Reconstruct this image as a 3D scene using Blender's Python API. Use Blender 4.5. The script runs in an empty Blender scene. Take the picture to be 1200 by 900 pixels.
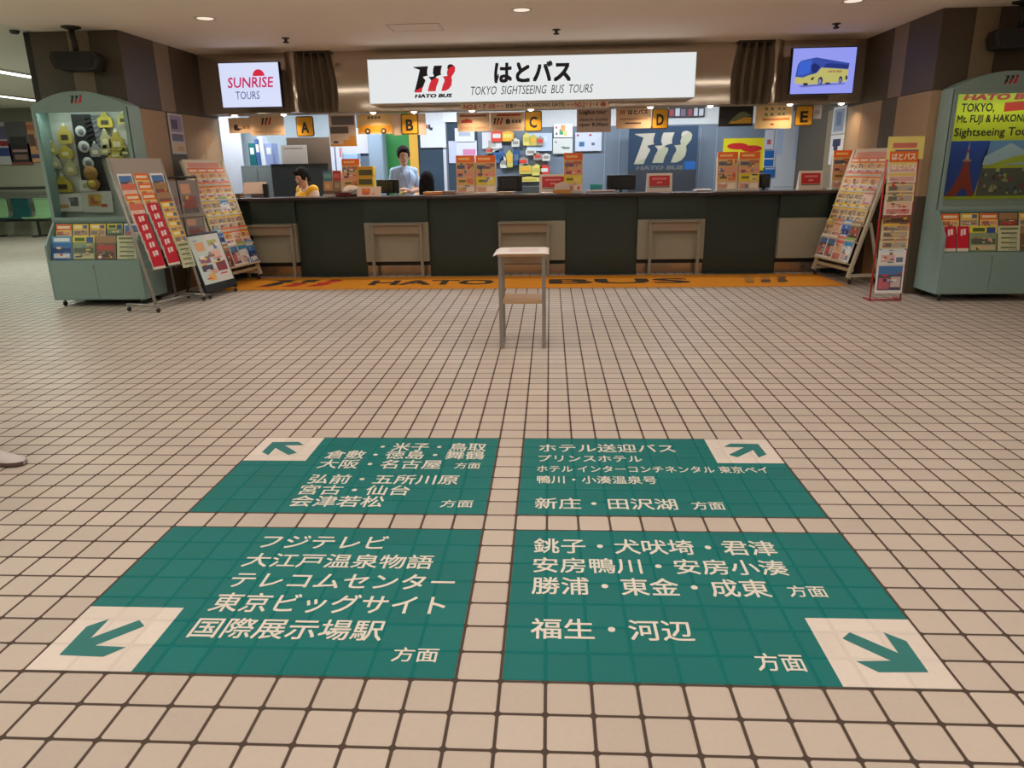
import bpy, bmesh, math, random
from mathutils import Vector, Matrix

# ------------------------------------------------------------------ camera, light, exposure
SC = bpy.context.scene
COL = SC.collection
T = 0.125                                    # floor tile pitch, metres
CAM = Vector((0.2626, -1.6925, 1.3674))
RIGHT = Vector((0.99863804, 0.04992374, -0.01515524))
UP = Vector((0.000174725, 0.28727671, 0.95784762))
FWD = Vector((-0.05217308, 0.95654572, -0.28687673))
FPX = 853.67
cd = bpy.data.cameras.new('camera')
cam = bpy.data.objects.new('camera', cd)
COL.objects.link(cam)
cd.sensor_width = 36.0
cd.lens = FPX / 1200 * 36.0
cd.clip_start = 0.05
cam.matrix_world = Matrix(((RIGHT.x, UP.x, -FWD.x, CAM.x), (RIGHT.y, UP.y, -FWD.y, CAM.y), (RIGHT.z, UP.z, -FWD.z, CAM.z), (0, 0, 0, 1)))
SC.camera = cam

SC.view_settings.view_transform = 'Standard'
SC.view_settings.look = 'None'
SC.view_settings.gamma = 1.0
SC.view_settings.use_curve_mapping = False
SC.view_settings.exposure = 0.0
W = bpy.data.worlds.new('world')
SC.world = W
W.use_nodes = True
W.node_tree.nodes['Background'].inputs[0].default_value = (0.6, 0.62, 0.65, 1)
W.node_tree.nodes['Background'].inputs[1].default_value = 0.1
try:
    SC.cycles.use_denoising = True
    SC.cycles.max_bounces = 10
    SC.cycles.diffuse_bounces = 6
    SC.cycles.glossy_bounces = 4
    SC.cycles.sample_clamp_indirect = 4.0
except Exception:
    pass

# light strengths (watts) and colours, used by the lamp builders further down
P_DOWN = 5.5        # each recessed ceiling downlight of the hall
P_TROUGH = 14.0      # each fluorescent trough over the hall
P_SOFFIT = 2.2       # each small soffit downlight over the counter
P_OFFICE = 29.0      # each office ceiling panel
P_CASE = 2.3         # lamp inside each display cabinet
P_CORR = 42.0        # each corridor tube
WARM = (1.0, 0.88, 0.78)
TROUGHC = (1.0, 0.93, 0.87)
COOL = (0.82, 0.92, 1.0)
GREENISH = (0.86, 1.0, 0.88)

random.seed(7)

# ------------------------------------------------------------------ helpers
def at(px, py, Y):
    "point of the plane y = Y seen at a photograph position"
    d = FWD + RIGHT * ((px - 600) / FPX) - UP * ((py - 450) / FPX)
    return CAM + d * ((Y - CAM.y) / d.y)

def fl(px, py, z=0.0):
    d = FWD + RIGHT * ((px - 600) / FPX) - UP * ((py - 450) / FPX)
    return CAM + d * ((z - CAM.z) / d.z)

def rect(x0, y0, x1, y1, Y):
    "X0, X1, Z0, Z1 of an upright rectangle standing at depth Y"
    xm, ym = (x0 + x1) / 2, (y0 + y1) / 2
    return at(x0, ym, Y).x, at(x1, ym, Y).x, at(xm, y1, Y).z, at(xm, y0, Y).z

def lin(c):
    c = c / 255.0
    return c / 12.92 if c <= 0.04045 else ((c + 0.055) / 1.055) ** 2.4

_M = {}
def M(rgb, rough=0.55, metal=0.0, emit=0.0, var=0.05, scale=9.0, spec=0.5, coat=0.0):
    key = (tuple(rgb), rough, metal, emit, var, scale, spec, coat)
    if key in _M:
        return _M[key]
    m = bpy.data.materials.new('mat_%02x%02x%02x' % tuple(int(max(0, min(255, v))) for v in rgb))
    m.use_nodes = True
    nt = m.node_tree
    b = nt.nodes['Principled BSDF']
    col = tuple(lin(v) for v in rgb) + (1,)
    b.inputs['Roughness'].default_value = rough
    b.inputs['Metallic'].default_value = metal
    b.inputs['Specular IOR Level'].default_value = spec
    if coat:
        b.inputs['Coat Weight'].default_value = coat
        b.inputs['Coat Roughness'].default_value = 0.08
    if emit > 0:
        b.inputs['Base Color'].default_value = tuple(v * 0.25 for v in col[:3]) + (1,)
        b.inputs['Emission Color'].default_value = col
        b.inputs['Emission Strength'].default_value = emit
    else:
        tc = nt.nodes.new('ShaderNodeTexCoord')
        n = nt.nodes.new('ShaderNodeTexNoise')
        n.inputs['Scale'].default_value = scale
        n.inputs['Detail'].default_value = 3.0
        mr = nt.nodes.new('ShaderNodeMapRange')
        mr.inputs[3].default_value = 1 - var
        mr.inputs[4].default_value = 1 + var
        mx = nt.nodes.new('ShaderNodeVectorMath')
        mx.operation = 'SCALE'
        mx.inputs[0].default_value = col[:3]
        nt.links.new(tc.outputs['Object'], n.inputs['Vector'])
        nt.links.new(n.outputs['Fac'], mr.inputs[0])
        nt.links.new(mr.outputs[0], mx.inputs['Scale'])
        nt.links.new(mx.outputs[0], b.inputs['Base Color'])
    _M[key] = m
    return m

class Fr:
    "a flat frame: origin, x to the right, y up, n out of the sheet"
    def __init__(s, o, x, y):
        s.o, s.x, s.y = Vector(o), Vector(x).normalized(), Vector(y).normalized()
        s.n = s.x.cross(s.y).normalized()
    def p(s, u, v, d=0.0):
        return s.o + s.x * u + s.y * v + s.n * d

def front(X0, Z0, Y):
    "frame of an upright sheet that faces the hall"
    return Fr((X0, Y, Z0), (1, 0, 0), (0, 0, 1))

WL = {}
class MB:
    def __init__(s):
        s.bm = bmesh.new()
        s.mats = []
        s.subs = []
    def mi(s, m):
        if m not in s.mats:
            s.mats.append(m)
        return s.mats.index(m)
    def face(s, pts, m, flip=False):
        vs = [s.bm.verts.new(p) for p in pts]
        if flip:
            vs.reverse()
        f = s.bm.faces.new(vs)
        f.material_index = s.mi(m)
        return f
    def fbox(s, fr, u0, v0, d0, u1, v1, d1, m, bevel=0.0):
        P = [fr.p(u, v, d) for d in (d0, d1) for v in (v0, v1) for u in (u0, u1)]
        vs = [s.bm.verts.new(p) for p in P]
        fs = []
        for q in ((0, 2, 3, 1), (4, 5, 7, 6), (0, 1, 5, 4), (2, 6, 7, 3), (0, 4, 6, 2), (1, 3, 7, 5)):
            f = s.bm.faces.new([vs[i] for i in q])
            f.material_index = s.mi(m)
            fs.append(f)
        if bevel > 0:
            es = list({e for f in fs for e in f.edges})
            bmesh.ops.bevel(s.bm, geom=es, offset=bevel, segments=2, affect='EDGES', profile=0.5, material=s.mi(m))
    def box(s, a, b, m, bevel=0.0):
        x0, x1 = sorted((a[0], b[0])); y0, y1 = sorted((a[1], b[1])); z0, z1 = sorted((a[2], b[2]))
        fr = Fr((0, 0, 0), (1, 0, 0), (0, 0, 1))
        s.fbox(fr, x0, z0, -y1, x1, z1, -y0, m, bevel)
    def poly(s, fr, pts, d, m):
        vs = [s.bm.verts.new(fr.p(u, v, d)) for u, v in pts]
        f = s.bm.faces.new(vs)
        f.material_index = s.mi(m)
        f.normal_update()
        if f.normal.dot(fr.n) < 0:
            f.normal_flip()
    def prism(s, fr, pts, d0, d1, m, side=None):
        side = side or m
        area = sum(pts[i][0] * pts[(i + 1) % len(pts)][1] - pts[(i + 1) % len(pts)][0] * pts[i][1] for i in range(len(pts)))
        if area < 0:
            pts = pts[::-1]
        a = [s.bm.verts.new(fr.p(u, v, d0)) for u, v in pts]
        b = [s.bm.verts.new(fr.p(u, v, d1)) for u, v in pts]
        f = s.bm.faces.new(b); f.material_index = s.mi(m)
        f = s.bm.faces.new(a[::-1]); f.material_index = s.mi(side)
        n = len(pts)
        for i in range(n):
            j = (i + 1) % n
            f = s.bm.faces.new((a[i], a[j], b[j], b[i]))
            f.material_index = s.mi(side)
    def tube(s, pts, r, m, seg=8, caps=True):
        pts = [Vector(p) for p in pts]
        rings = []
        for i, p in enumerate(pts):
            t = (pts[min(i + 1, len(pts) - 1)] - pts[max(i - 1, 0)]).normalized()
            ref = Vector((0, 0, 1)) if abs(t.z) < 0.9 else Vector((1, 0, 0))
            a = t.cross(ref).normalized(); b = t.cross(a).normalized()
            rr = r[i] if isinstance(r, (list, tuple)) else r
            rings.append([s.bm.verts.new(p + a * (rr * math.cos(k * 2 * math.pi / seg)) + b * (rr * math.sin(k * 2 * math.pi / seg))) for k in range(seg)])
        for A, B in zip(rings, rings[1:]):
            for k in range(seg):
                f = s.bm.faces.new((A[k], A[(k + 1) % seg], B[(k + 1) % seg], B[k]))
                f.material_index = s.mi(m); f.smooth = True
        if caps:
            for q in (rings[0][::-1], rings[-1]):
                f = s.bm.faces.new(q); f.material_index = s.mi(m)
    def bar(s, a, b, w, h, m, up=(0, 0, 1)):
        "square bar from a to b"
        a, b = Vector(a), Vector(b)
        t = (b - a).normalized()
        u = Vector(up)
        if abs(t.dot(u)) > 0.95:
            u = Vector((1, 0, 0))
        x = t.cross(u).normalized(); y = x.cross(t).normalized()
        fr = Fr(a, x, y)
        L = (b - a).length
        if fr.n.dot(t) < 0:
            s.fbox(fr, -w / 2, -h / 2, -L, w / 2, h / 2, 0, m)
        else:
            s.fbox(fr, -w / 2, -h / 2, 0, w / 2, h / 2, L, m)
    def lathe(s, c, prof, m, seg=20, axis='z'):
        c = Vector(c)
        rings = []
        for r, h in prof:
            ring = []
            for k in range(seg):
                a = k * 2 * math.pi / seg
                if axis == 'z':
                    v = Vector((r * math.cos(a), r * math.sin(a), h))
                elif axis == 'y':
                    v = Vector((r * math.cos(a), h, r * math.sin(a)))
                else:
                    v = Vector((h, r * math.cos(a), r * math.sin(a)))
                ring.append(s.bm.verts.new(c + v))
            rings.append(ring)
        for A, B in zip(rings, rings[1:]):
            for k in range(seg):
                f = s.bm.faces.new((A[k], A[(k + 1) % seg], B[(k + 1) % seg], B[k]))
                f.material_index = s.mi(m); f.smooth = True
        for q in (rings[0], rings[-1]):
            try:
                f = s.bm.faces.new(q); f.material_index = s.mi(m)
            except Exception:
                pass
    def ball(s, c, r, m, seg=12, sc=(1, 1, 1)):
        mt = Matrix.Translation(Vector(c)) @ Matrix.Diagonal((r * sc[0], r * sc[1], r * sc[2], 1))
        g = bmesh.ops.create_uvsphere(s.bm, u_segments=seg, v_segments=max(6, seg // 2 + 2), radius=1.0, matrix=mt)
        k = s.mi(m)
        for v in g['verts']:
            for f in v.link_faces:
                f.material_index = k; f.smooth = True
    def mesh(s, me, m, fn):
        "append a mesh, its vertices mapped by fn"
        vs = [s.bm.verts.new(fn(v.co)) for v in me.vertices]
        k = s.mi(m)
        for p in me.polygons:
            try:
                f = s.bm.faces.new([vs[i] for i in p.vertices])
                f.material_index = k
            except Exception:
                pass
    def merge_into(s, o):
        vs = {v: o.bm.verts.new(v.co) for v in s.bm.verts}
        for f in s.bm.faces:
            g = o.bm.faces.new([vs[v] for v in f.verts])
            g.material_index = o.mi(s.mats[f.material_index])
        s.bm.free()
    def sheet(s, fr, w, h, t, base, prints):
        "a thin printed sheet: a slab and the printed fields on its face"
        s.fbox(fr, 0, 0, -t, w, h, 0, base)
        for i, (a, b, c, d, col) in enumerate(prints):
            m = col if not isinstance(col, tuple) else M(col, 0.42, var=0.03)
            dd = 0.0004 + 0.00012 * i
            s.poly(fr, [(a * w, b * h), (c * w, b * h), (c * w, d * h), (a * w, d * h)], dd, m)
    def build(s, name, parent=None, loc=None, smooth=False, recalc=False):
        if parent is None:
            for q in s.subs:
                q.merge_into(s)
            s.subs = []
        elif s.subs:
            rest = s.subs
            s.subs = []
            if not s.bm.verts:
                s.bm.free()
                s.bm, s.mats = rest[0].bm, rest[0].mats
                rest = rest[1:]
            for q in rest:
                q.build('lettering', parent)
        if recalc:
            bmesh.ops.recalc_face_normals(s.bm, faces=s.bm.faces[:])
        vs = [v.co for v in s.bm.verts]
        if parent is not None:
            o0 = WL[parent.name]
        elif loc is not None:
            o0 = Vector(loc)
        else:
            o0 = Vector(((min(v.x for v in vs) + max(v.x for v in vs)) / 2, (min(v.y for v in vs) + max(v.y for v in vs)) / 2, min(v.z for v in vs)))
        bmesh.ops.translate(s.bm, verts=s.bm.verts[:], vec=-o0)
        me = bpy.data.meshes.new(name)
        s.bm.to_mesh(me); s.bm.free()
        for m in s.mats:
            me.materials.append(m)
        if smooth:
            for p in me.polygons:
                p.use_smooth = True
        o = bpy.data.objects.new(name, me)
        COL.objects.link(o)
        if parent is not None:
            o.parent = parent
        else:
            o.location = o0
        WL[o.name] = o0.copy()
        return o

def tag(o, label, cat, group=None, kind=None):
    o['label'] = label; o['category'] = cat
    if group: o['group'] = group
    if kind: o['kind'] = kind
    return o

def thing(name, label, cat, loc, group=None):
    o = bpy.data.objects.new(name, None)
    o.empty_display_size = 0.1
    COL.objects.link(o)
    o.location = loc
    WL[o.name] = Vector(loc)
    return tag(o, label, cat, group)

def struct(o, label=None):
    o['kind'] = 'structure'
    if label:
        o['label'] = label
    return o

# lettering -------------------------------------------------------------------------------
def text_mesh(txt):
    cu = bpy.data.curves.new('lettering', 'FONT')
    cu.body = txt
    cu.resolution_u = 2
    cu.extrude = 0.0
    ob = bpy.data.objects.new('lettering', cu)
    COL.objects.link(ob)
    dg = bpy.context.evaluated_depsgraph_get()
    me = bpy.data.meshes.new_from_object(ob.evaluated_get(dg))
    bpy.data.objects.remove(ob)
    bpy.data.curves.remove(cu)
    return me

def write(mb, txt, fr, box, m, d=0.0012, bold=0.0, slant=0.0):
    "lettering fitted to box (u0, v0, u1, v1) of a frame; bold thickens the strokes"
    me = text_mesh(txt)
    if not me.vertices:
        return
    mb.subs.append(MB())
    mb = mb.subs[-1]
    xs = [v.co.x + slant * v.co.y for v in me.vertices]; ys = [v.co.y for v in me.vertices]
    ax, bx, ay, by = min(xs), max(xs), min(ys), max(ys)
    u0, v0, u1, v1 = box
    ku, kv = (u1 - u0) / max(bx - ax + 2 * bold, 1e-6), (v1 - v0) / max(by - ay + 2 * bold, 1e-6)
    sh = [(0, 0)] if bold == 0 else [(-bold, -bold), (bold, -bold), (-bold, bold), (bold, bold)]
    for i, (sx, sy) in enumerate(sh):
        def f(c):
            return fr.p(u0 + (c.x + slant * c.y - ax + bold + sx) * ku, v0 + (c.y - ay + bold + sy) * kv, d + 0.00004 * i)
        mb.mesh(me, m, f)
    bpy.data.meshes.remove(me)

# the bus company's emblem: three slanted birds, upper part and lower part
BIRDS = [
    ('u', [(150, 205), (445, 195), (425, 270), (420, 340), (435, 375), (345, 395), (340, 415), (375, 450), (380, 480), (360, 520), (330, 590), (195, 650), (165, 695), (155, 695), (230, 450), (280, 265), (180, 225)]),
    ('l', [(165, 697), (195, 650), (330, 590), (310, 640), (295, 697)]),
    ('u', [(560, 190), (715, 190), (695, 250), (680, 320), (690, 365), (600, 395), (580, 420), (490, 470), (475, 440), (440, 400), (530, 400), (550, 385), (530, 330), (540, 250)]),
    ('l', [(490, 470), (580, 420), (620, 430), (640, 450), (630, 500), (590, 590), (570, 680), (415, 680), (450, 560)]),
    ('u', [(825, 185), (880, 165), (935, 190), (870, 225), (820, 260), (810, 240)]),
    ('l', [(820, 260), (870, 225), (935, 190), (965, 230), (955, 310), (915, 370), (885, 410), (895, 480), (880, 570), (830, 640), (760, 678), (680, 678), (715, 560), (750, 490), (745, 440), (715, 400), (760, 395), (810, 390), (800, 330)]),
]
def emblem(mb, fr, box, mu, ml, d=0.0012):
    u0, v0, u1, v1 = box
    for k, pts in BIRDS:
        mb.poly(fr, [(u0 + (x - 150) / 815 * (u1 - u0), v0 + (697 - y) / 532 * (v1 - v0)) for x, y in pts], d, mu if k == 'u' else ml)

# common materials
INK = M((32, 30, 32), 0.5)
RED = M((196, 36, 48), 0.45)
WHITE = M((226, 224, 218), 0.5)
PAPER = M((232, 228, 222), 0.6)
BLACK = M((22, 22, 24), 0.45)
SILVER = M((166, 162, 154), 0.35, 0.35)
STEEL = M((168, 162, 152), 0.22, 0.95)
CREAMBAR = M((205, 196, 172), 0.45)

# ------------------------------------------------------------------ structure
def floor_material(green=None):
    m = bpy.data.materials.new('ceramic_tiles')
    m.use_nodes = True
    nt = m.node_tree; N = nt.nodes; L = nt.links
    b = N['Principled BSDF']
    def node(t, **kw):
        n = N.new(t)
        for k, v in kw.items():
            setattr(n, k, v)
        return n
    def math_(op, a, bb=None, c=None):
        n = node('ShaderNodeMath', operation=op)
        for i, v in enumerate((a, bb, c)):
            if v is None: continue
            if isinstance(v, (int, float)): n.inputs[i].default_value = v
            else: L.new(v, n.inputs[i])
        return n.outputs[0]
    geo = node('ShaderNodeNewGeometry')
    sc = node('ShaderNodeVectorMath', operation='SCALE'); sc.inputs['Scale'].default_value = 1 / T
    L.new(geo.outputs['Position'], sc.inputs[0])
    sep = node('ShaderNodeSeparateXYZ'); L.new(sc.outputs[0], sep.inputs[0])
    ax = math_('ABSOLUTE', math_('SUBTRACT', math_('FRACT', sep.outputs[0]), 0.5))
    ay = math_('ABSOLUTE', math_('SUBTRACT', math_('FRACT', sep.outputs[1]), 0.5))
    # rounded-square distance: half size h, corner radius r
    h, r = 0.462, 0.07
    qx = math_('MAXIMUM', math_('SUBTRACT', ax, h - r), 0.0)
    qy = math_('MAXIMUM', math_('SUBTRACT', ay, h - r), 0.0)
    dist = math_('SUBTRACT', math_('SQRT', math_('ADD', math_('MULTIPLY', qx, qx), math_('MULTIPLY', qy, qy))), r)
    tile = node('ShaderNodeMapRange'); tile.interpolation_type = 'SMOOTHSTEP'
    L.new(dist, tile.inputs[0])
    tile.inputs[1].default_value = -0.012; tile.inputs[2].default_value = 0.012
    tile.inputs[3].default_value = 1.0; tile.inputs[4].default_value = 0.0
    fl_ = node('ShaderNodeVectorMath', operation='FLOOR'); L.new(sc.outputs[0], fl_.inputs[0])
    wn = node('ShaderNodeTexWhiteNoise', noise_dimensions='3D'); L.new(fl_.outputs[0], wn.inputs[0])
    nz = node('ShaderNodeTexNoise'); nz.inputs['Scale'].default_value = 1.1; nz.inputs['Detail'].default_value = 5
    L.new(geo.outputs['Position'], nz.inputs['Vector'])
    nf = node('ShaderNodeTexNoise'); nf.inputs['Scale'].default_value = 60; nf.inputs['Detail'].default_value = 3
    L.new(geo.outputs['Position'], nf.inputs['Vector'])
    val = math_('ADD', math_('ADD', math_('MULTIPLY', wn.outputs[0], 0.11), math_('MULTIPLY', nz.outputs[0], 0.20)), math_('MULTIPLY', nf.outputs[0], 0.10))
    val = math_('ADD', val, 0.79)
    base = node('ShaderNodeVectorMath', operation='SCALE')
    base.inputs[0].default_value = tuple(lin(v) for v in ((199, 185, 173) if green is None else green))
    L.new(val, base.inputs['Scale'])
    mix = node('ShaderNodeMix', data_type='RGBA')
    L.new(tile.outputs[0], mix.inputs['Factor'])
    mix.inputs[6].default_value = tuple(lin(v) for v in ((82, 68, 60) if green is None else tuple(v * 0.97 for v in green))) + (1,)
    L.new(base.outputs[0], mix.inputs[7])
    L.new(mix.outputs[2], b.inputs['Base Color'])
    rr = math_('MULTIPLY_ADD', tile.outputs[0], -0.42, 0.8)
    rr = math_('ADD', rr, math_('MULTIPLY', nz.outputs[0], 0.12))
    L.new(rr, b.inputs['Roughness'])
    b.inputs['Specular IOR Level'].default_value = 0.22
    bp = node('ShaderNodeBump'); bp.inputs['Strength'].default_value = 0.5 if green is None else 0.7
    bp.inputs['Distance'].default_value = 0.002
    soft = node('ShaderNodeMapRange'); soft.interpolation_type = 'SMOOTHSTEP'
    L.new(dist, soft.inputs[0])
    soft.inputs[1].default_value = -0.05; soft.inputs[2].default_value = 0.02
    soft.inputs[3].default_value = 1.0; soft.inputs[4].default_value = 0.0
    L.new(soft.outputs[0], bp.inputs['Height'])
    L.new(bp.outputs[0], b.inputs['Normal'])
    return m

XL, XR = -4.12, 4.02            # side walls of the counter hall
YF = 7.95                       # fascia over the counter
YB = 10.2                       # back wall of the office
HC = 2.75                       # hall ceiling

mb = MB(); mb.box((-16, -8, -0.1), (9, 17, 0), floor_material()); struct(mb.build('floor'), 'cream square floor tiles with dark grout')
CEIL = M((246, 236, 222), 0.8, var=0.03, scale=1.5)
mb = MB(); mb.box((-5.0, -8, HC), (9, 10.4, HC + 0.1), CEIL); struct(mb.build('ceiling'))
CEIL2 = M((222, 224, 212), 0.8, var=0.03, scale=1.5)
mb = MB(); mb.box((-16, -8, HC + 0.012), (-5.0, 17, HC + 0.11), CEIL2); struct(mb.build('ceiling_corridor'))
PLAIN = M((190, 182, 170), 0.8)
mb = MB(); mb.box((-16, -8.1, 0), (9, -8, HC + 0.1), PLAIN); struct(mb.build('wall_front'))
mb = MB(); mb.box((9, -8, 0), (9.1, 6.2, HC + 0.1), PLAIN); struct(mb.build('wall_hall_right'))

# dark and pale stone panels of the side walls, in a chequer above and below a joint
DARKP = M((84, 74, 60), 0.5, var=0.10, scale=14)
DARK2 = M((72, 63, 56), 0.5, var=0.10, scale=14)
PALEP = M((140, 124, 100), 0.5, var=0.08, scale=14)
TANP = M((168, 140, 108), 0.5, var=0.08, scale=14)
JOINT = M((44, 38, 34), 0.7)
def side_wall(name, x, sgn):
    "sgn = +1: the wall faces +X"
    mb = MB()
    back = 1.0 if sgn > 0 else 5.0
    yend = 8.35 if sgn > 0 else 10.4
    mb.box((x - sgn * 0.012, 6.212, 0), (x - sgn * back, yend, HC), JOINT)
    zj = 2.02
    fr = Fr((x - sgn * 0.012, 0, 0), (0, sgn, 0), (0, 0, 1))
    def pan(y0, y1, z0, z1, m):
        a, b = sorted((y0 * sgn, y1 * sgn))
        mb.fbox(fr, a + 0.003, z0 + 0.003, 0, b - 0.003, z1 - 0.003, 0.012, m)
    ys = [6.2, 6.88, 7.22, 7.80, 8.25, 9.0, 10.2]
    ys = [min(v, yend) for v in ys if v < yend + .9]
    for i, (a, b) in enumerate(zip(ys, ys[1:])):
        if b - a < .02: continue
        pan(a, b, zj, HC, (DARKP, PALEP, DARKP, DARK2, DARKP, DARKP)[i])
    ys = [6.2, 6.95, 7.33, 7.85, 8.3, 9.0, 10.2]
    ys = [min(v, yend) for v in ys if v < yend + .9]
    for i, (a, b) in enumerate(zip(ys, ys[1:])):
        if b - a < .02: continue
        pan(a, b, 1.0, zj, (TANP, DARKP, TANP, TANP, PALEP, DARKP)[i])
        pan(a, b, 0.0, 1.0, (DARKP, TANP, DARKP, DARKP, DARKP, DARKP)[i])
    fr = Fr((0, 6.212, 0), (1, 0, 0), (0, 0, 1))
    xs = [x, x - sgn * 0.31, x - sgn * 0.54, x - sgn * 0.93] + ([x - sgn * 1.25, x - sgn * 1.75, x - sgn * 5.0] if sgn < 0 else [])
    for i, (a, b) in enumerate(zip(xs, xs[1:])):
        a, b = sorted((a, b))
        for z0, z1, ms in ((zj + 0.0, HC, (DARKP, PALEP, DARKP, PALEP, DARKP, DARKP)), (1.0, zj, (TANP, DARKP, TANP, DARKP, TANP, TANP)), (0, 1.0, (DARKP, TANP, DARKP, TANP, DARKP, DARKP))):
            mb.fbox(fr, a + 0.003, z0 + 0.003, 0, b - 0.003, z1 - 0.003, 0.012, ms[i])
    return struct(mb.build(name))
side_wall('wall_left', XL, 1)
side_wall('wall_right', XR, -1)

# office back wall
SLATE = M((112, 124, 140), 0.55, var=0.05, scale=3)
mb = MB(); mb.box((XL - 1.6, YB, 0), (XR, YB + 0.1, HC), SLATE); struct(mb.build('wall_back'))
mb = MB(); mb.box((XL - 1.7, 8.35, 0), (XL - 1.6, YB + .1, HC), M((170, 176, 180), 0.6)); mb.box((XL - 1.6, 8.35, 0), (XL - 1.0, 8.42, HC), M((170, 176, 180), 0.6)); struct(mb.build('wall_office_side'))
mb = MB(); mb.box((XL - 1.6, YF + 0.42, 2.42), (XR, YB, 2.5), M((214, 216, 214), 0.8)); struct(mb.build('ceiling_office'))
UPW = M((206, 208, 210), 0.6)
mb = MB(); mb.box((-1.6, YB - 0.012, 1.93), (XR - 0.1, YB, 2.4), UPW); struct(mb.build('trim_1'))

# polished bronze fascia with a soffit
def bronze():
    m = bpy.data.materials.new('polished_bronze')
    m.use_nodes = True
    nt = m.node_tree
    b = nt.nodes['Principled BSDF']
    b.inputs['Base Color'].default_value = (0.52, 0.44, 0.35, 1)
    b.inputs['Metallic'].default_value = 0.6
    b.inputs['Roughness'].default_value = 0.07
    tc = nt.nodes.new('ShaderNodeTexCoord'); n = nt.nodes.new('ShaderNodeTexNoise')
    n.inputs['Scale'].default_value = 1.3
    bp = nt.nodes.new('ShaderNodeBump'); bp.inputs['Strength'].default_value = 0.08; bp.inputs['Distance'].default_value = 0.01
    nt.links.new(tc.outputs['Object'], n.inputs['Vector']); nt.links.new(n.outputs['Fac'], bp.inputs['Height']); nt.links.new(bp.outputs[0], b.inputs['Normal'])
    return m
BRONZE = bronze()
ZS = 2.05
mb = MB()
mb.box((XL, YF, ZS), (XR, YF + 0.03, HC), BRONZE)
mb.box((XL, YF + 0.03, ZS), (XR, YF + 0.42, ZS + 0.03), M((150, 132, 106), 0.5))
mb.box((XL, YF + 0.39, ZS), (XR, YF + 0.42, HC), M((150, 132, 106), 0.5))
struct(mb.build('trim_2'))
# rounded bronze corner columns of the fascia, beside the pleated reflection shapes
for k, (xa, xb) in enumerate(((-3.02, -2.80), (2.86, 3.06))):
    mb = MB()
    fr = Fr((xa, YF, ZS), (1, 0, 0), (0, -1, 0))
    n = 12
    pts = [((xb - xa) * i / n, 0.10 * math.sin(math.pi * i / n) + 0.001) for i in range(n + 1)]
    mb.prism(Fr((xa, YF, ZS), (1, 0, 0), (0, -1, 0)), [(u, v) for u, v in pts] + [(xb - xa, 0.0), (0, 0.0)], -(HC - ZS), 0, BRONZE)
    struct(mb.build('trim_%d' % (3 + k)))

# corridor at the left
CW = M((178, 178, 158), 0.6)
mb = MB()
mb.box((-16, 15.0, 0), (-5.0, 15.1, HC + 0.1), CW)
LOUV = M((150, 152, 140), 0.5, 0.3)
for i in range(6):
    mb.box((-16, 14.97, 2.50 + i * 0.045), (-5.0, 15.0, 2.53 + i * 0.045), LOUV)
mb.box((-16, 14.96, 1.03), (-5.0, 15.0, 1.08), M((70, 70, 66), 0.5))
for i in range(5):
    mb.box((-16, 14.975, 0.55 + i * 0.09), (-5.0, 15.0, 0.62 + i * 0.09), LOUV)
struct(mb.build('wall_corridor'))
mb = MB(); mb.box((-16.1, -8, 0), (-16, 15.1, HC + 0.1), CW); struct(mb.build('wall_corridor_left'))

# ------------------------------------------------------------------ lamps
def area(parent, loc, size, power, col, shape='DISK', sy=None, spread=180, rot=(0, 0, 0)):
    ld = bpy.data.lights.new('lamp_light', 'AREA')
    ld.shape = shape; ld.size = size
    if sy: ld.size_y = sy
    ld.energy = power; ld.color = col
    ld.spread = math.radians(spread)
    o = bpy.data.objects.new('lamp_light', ld)
    COL.objects.link(o)
    o.parent = parent
    o.location = Vector(loc) - WL[parent.name]
    o.rotation_euler = rot
    return o

LITW = M((244, 226, 206), emit=1.0)
LITC = M((244, 250, 255), emit=2.4)
LITG = M((240, 255, 244), emit=5.0)
RIM = M((206, 198, 184), 0.4)
cols = {-3: 'over the left cabinet side', 0: 'in the middle', 3: 'toward the right pillar'}
for row, y in enumerate((5.76, 2.2, -1.4, -5.0)):
    for x in (-3, 0, 3):
        lab = {-3: 'round recessed ceiling downlight nearest the sunrise screen', 0: 'round recessed ceiling downlight above the wide lit sign', 3: 'round recessed ceiling downlight nearest the bus screen'}[x] if row == 0 else 'round recessed ceiling downlight over the hall, row %s back' % ('second', 'third', 'fourth')[row - 1]
        t = thing('ceiling_downlight', lab, 'ceiling light', (x, y, HC), 'recessed hall downlights')
        mb = MB(); mb.lathe((x, y, HC), [(0.075, -0.001), (0.10, -0.006), (0.105, -0.001), (0.105, 0.0)], RIM, 24); mb.build('trim_ring', t)
        mb = MB(); mb.lathe((x, y, HC), [(0.076, -0.003), (0.04, -0.0045), (0.001, -0.005)], LITW, 24); mb.build('diffuser', t)
        area(t, (x, y, HC - 0.012), 0.15, P_DOWN, WARM, spread=150)
for y in (3.7, 0.3, -3.4):
    for x in (-3.0, -0.9, 1.2, 3.3):
        t = thing('fluorescent_trough', 'long white fluorescent ceiling trough over the tiled hall', 'ceiling light', (x, y, HC), 'fluorescent troughs over the hall')
        mb = MB(); mb.box((x - 1.0, y - 0.16, HC - 0.03), (x + 1.0, y + 0.16, HC), RIM); mb.build('housing', t)
        mb = MB(); mb.box((x - 0.97, y - 0.13, HC - 0.034), (x + 0.97, y + 0.13, HC - 0.030), M((255, 244, 226), emit=3.0)); mb.build('diffuser', t)
        area(t, (x, y, HC - 0.04), 1.94, P_TROUGH * (0.62 if y > 3 else 0.84), TROUGHC, 'RECTANGLE', 0.26)
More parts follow.
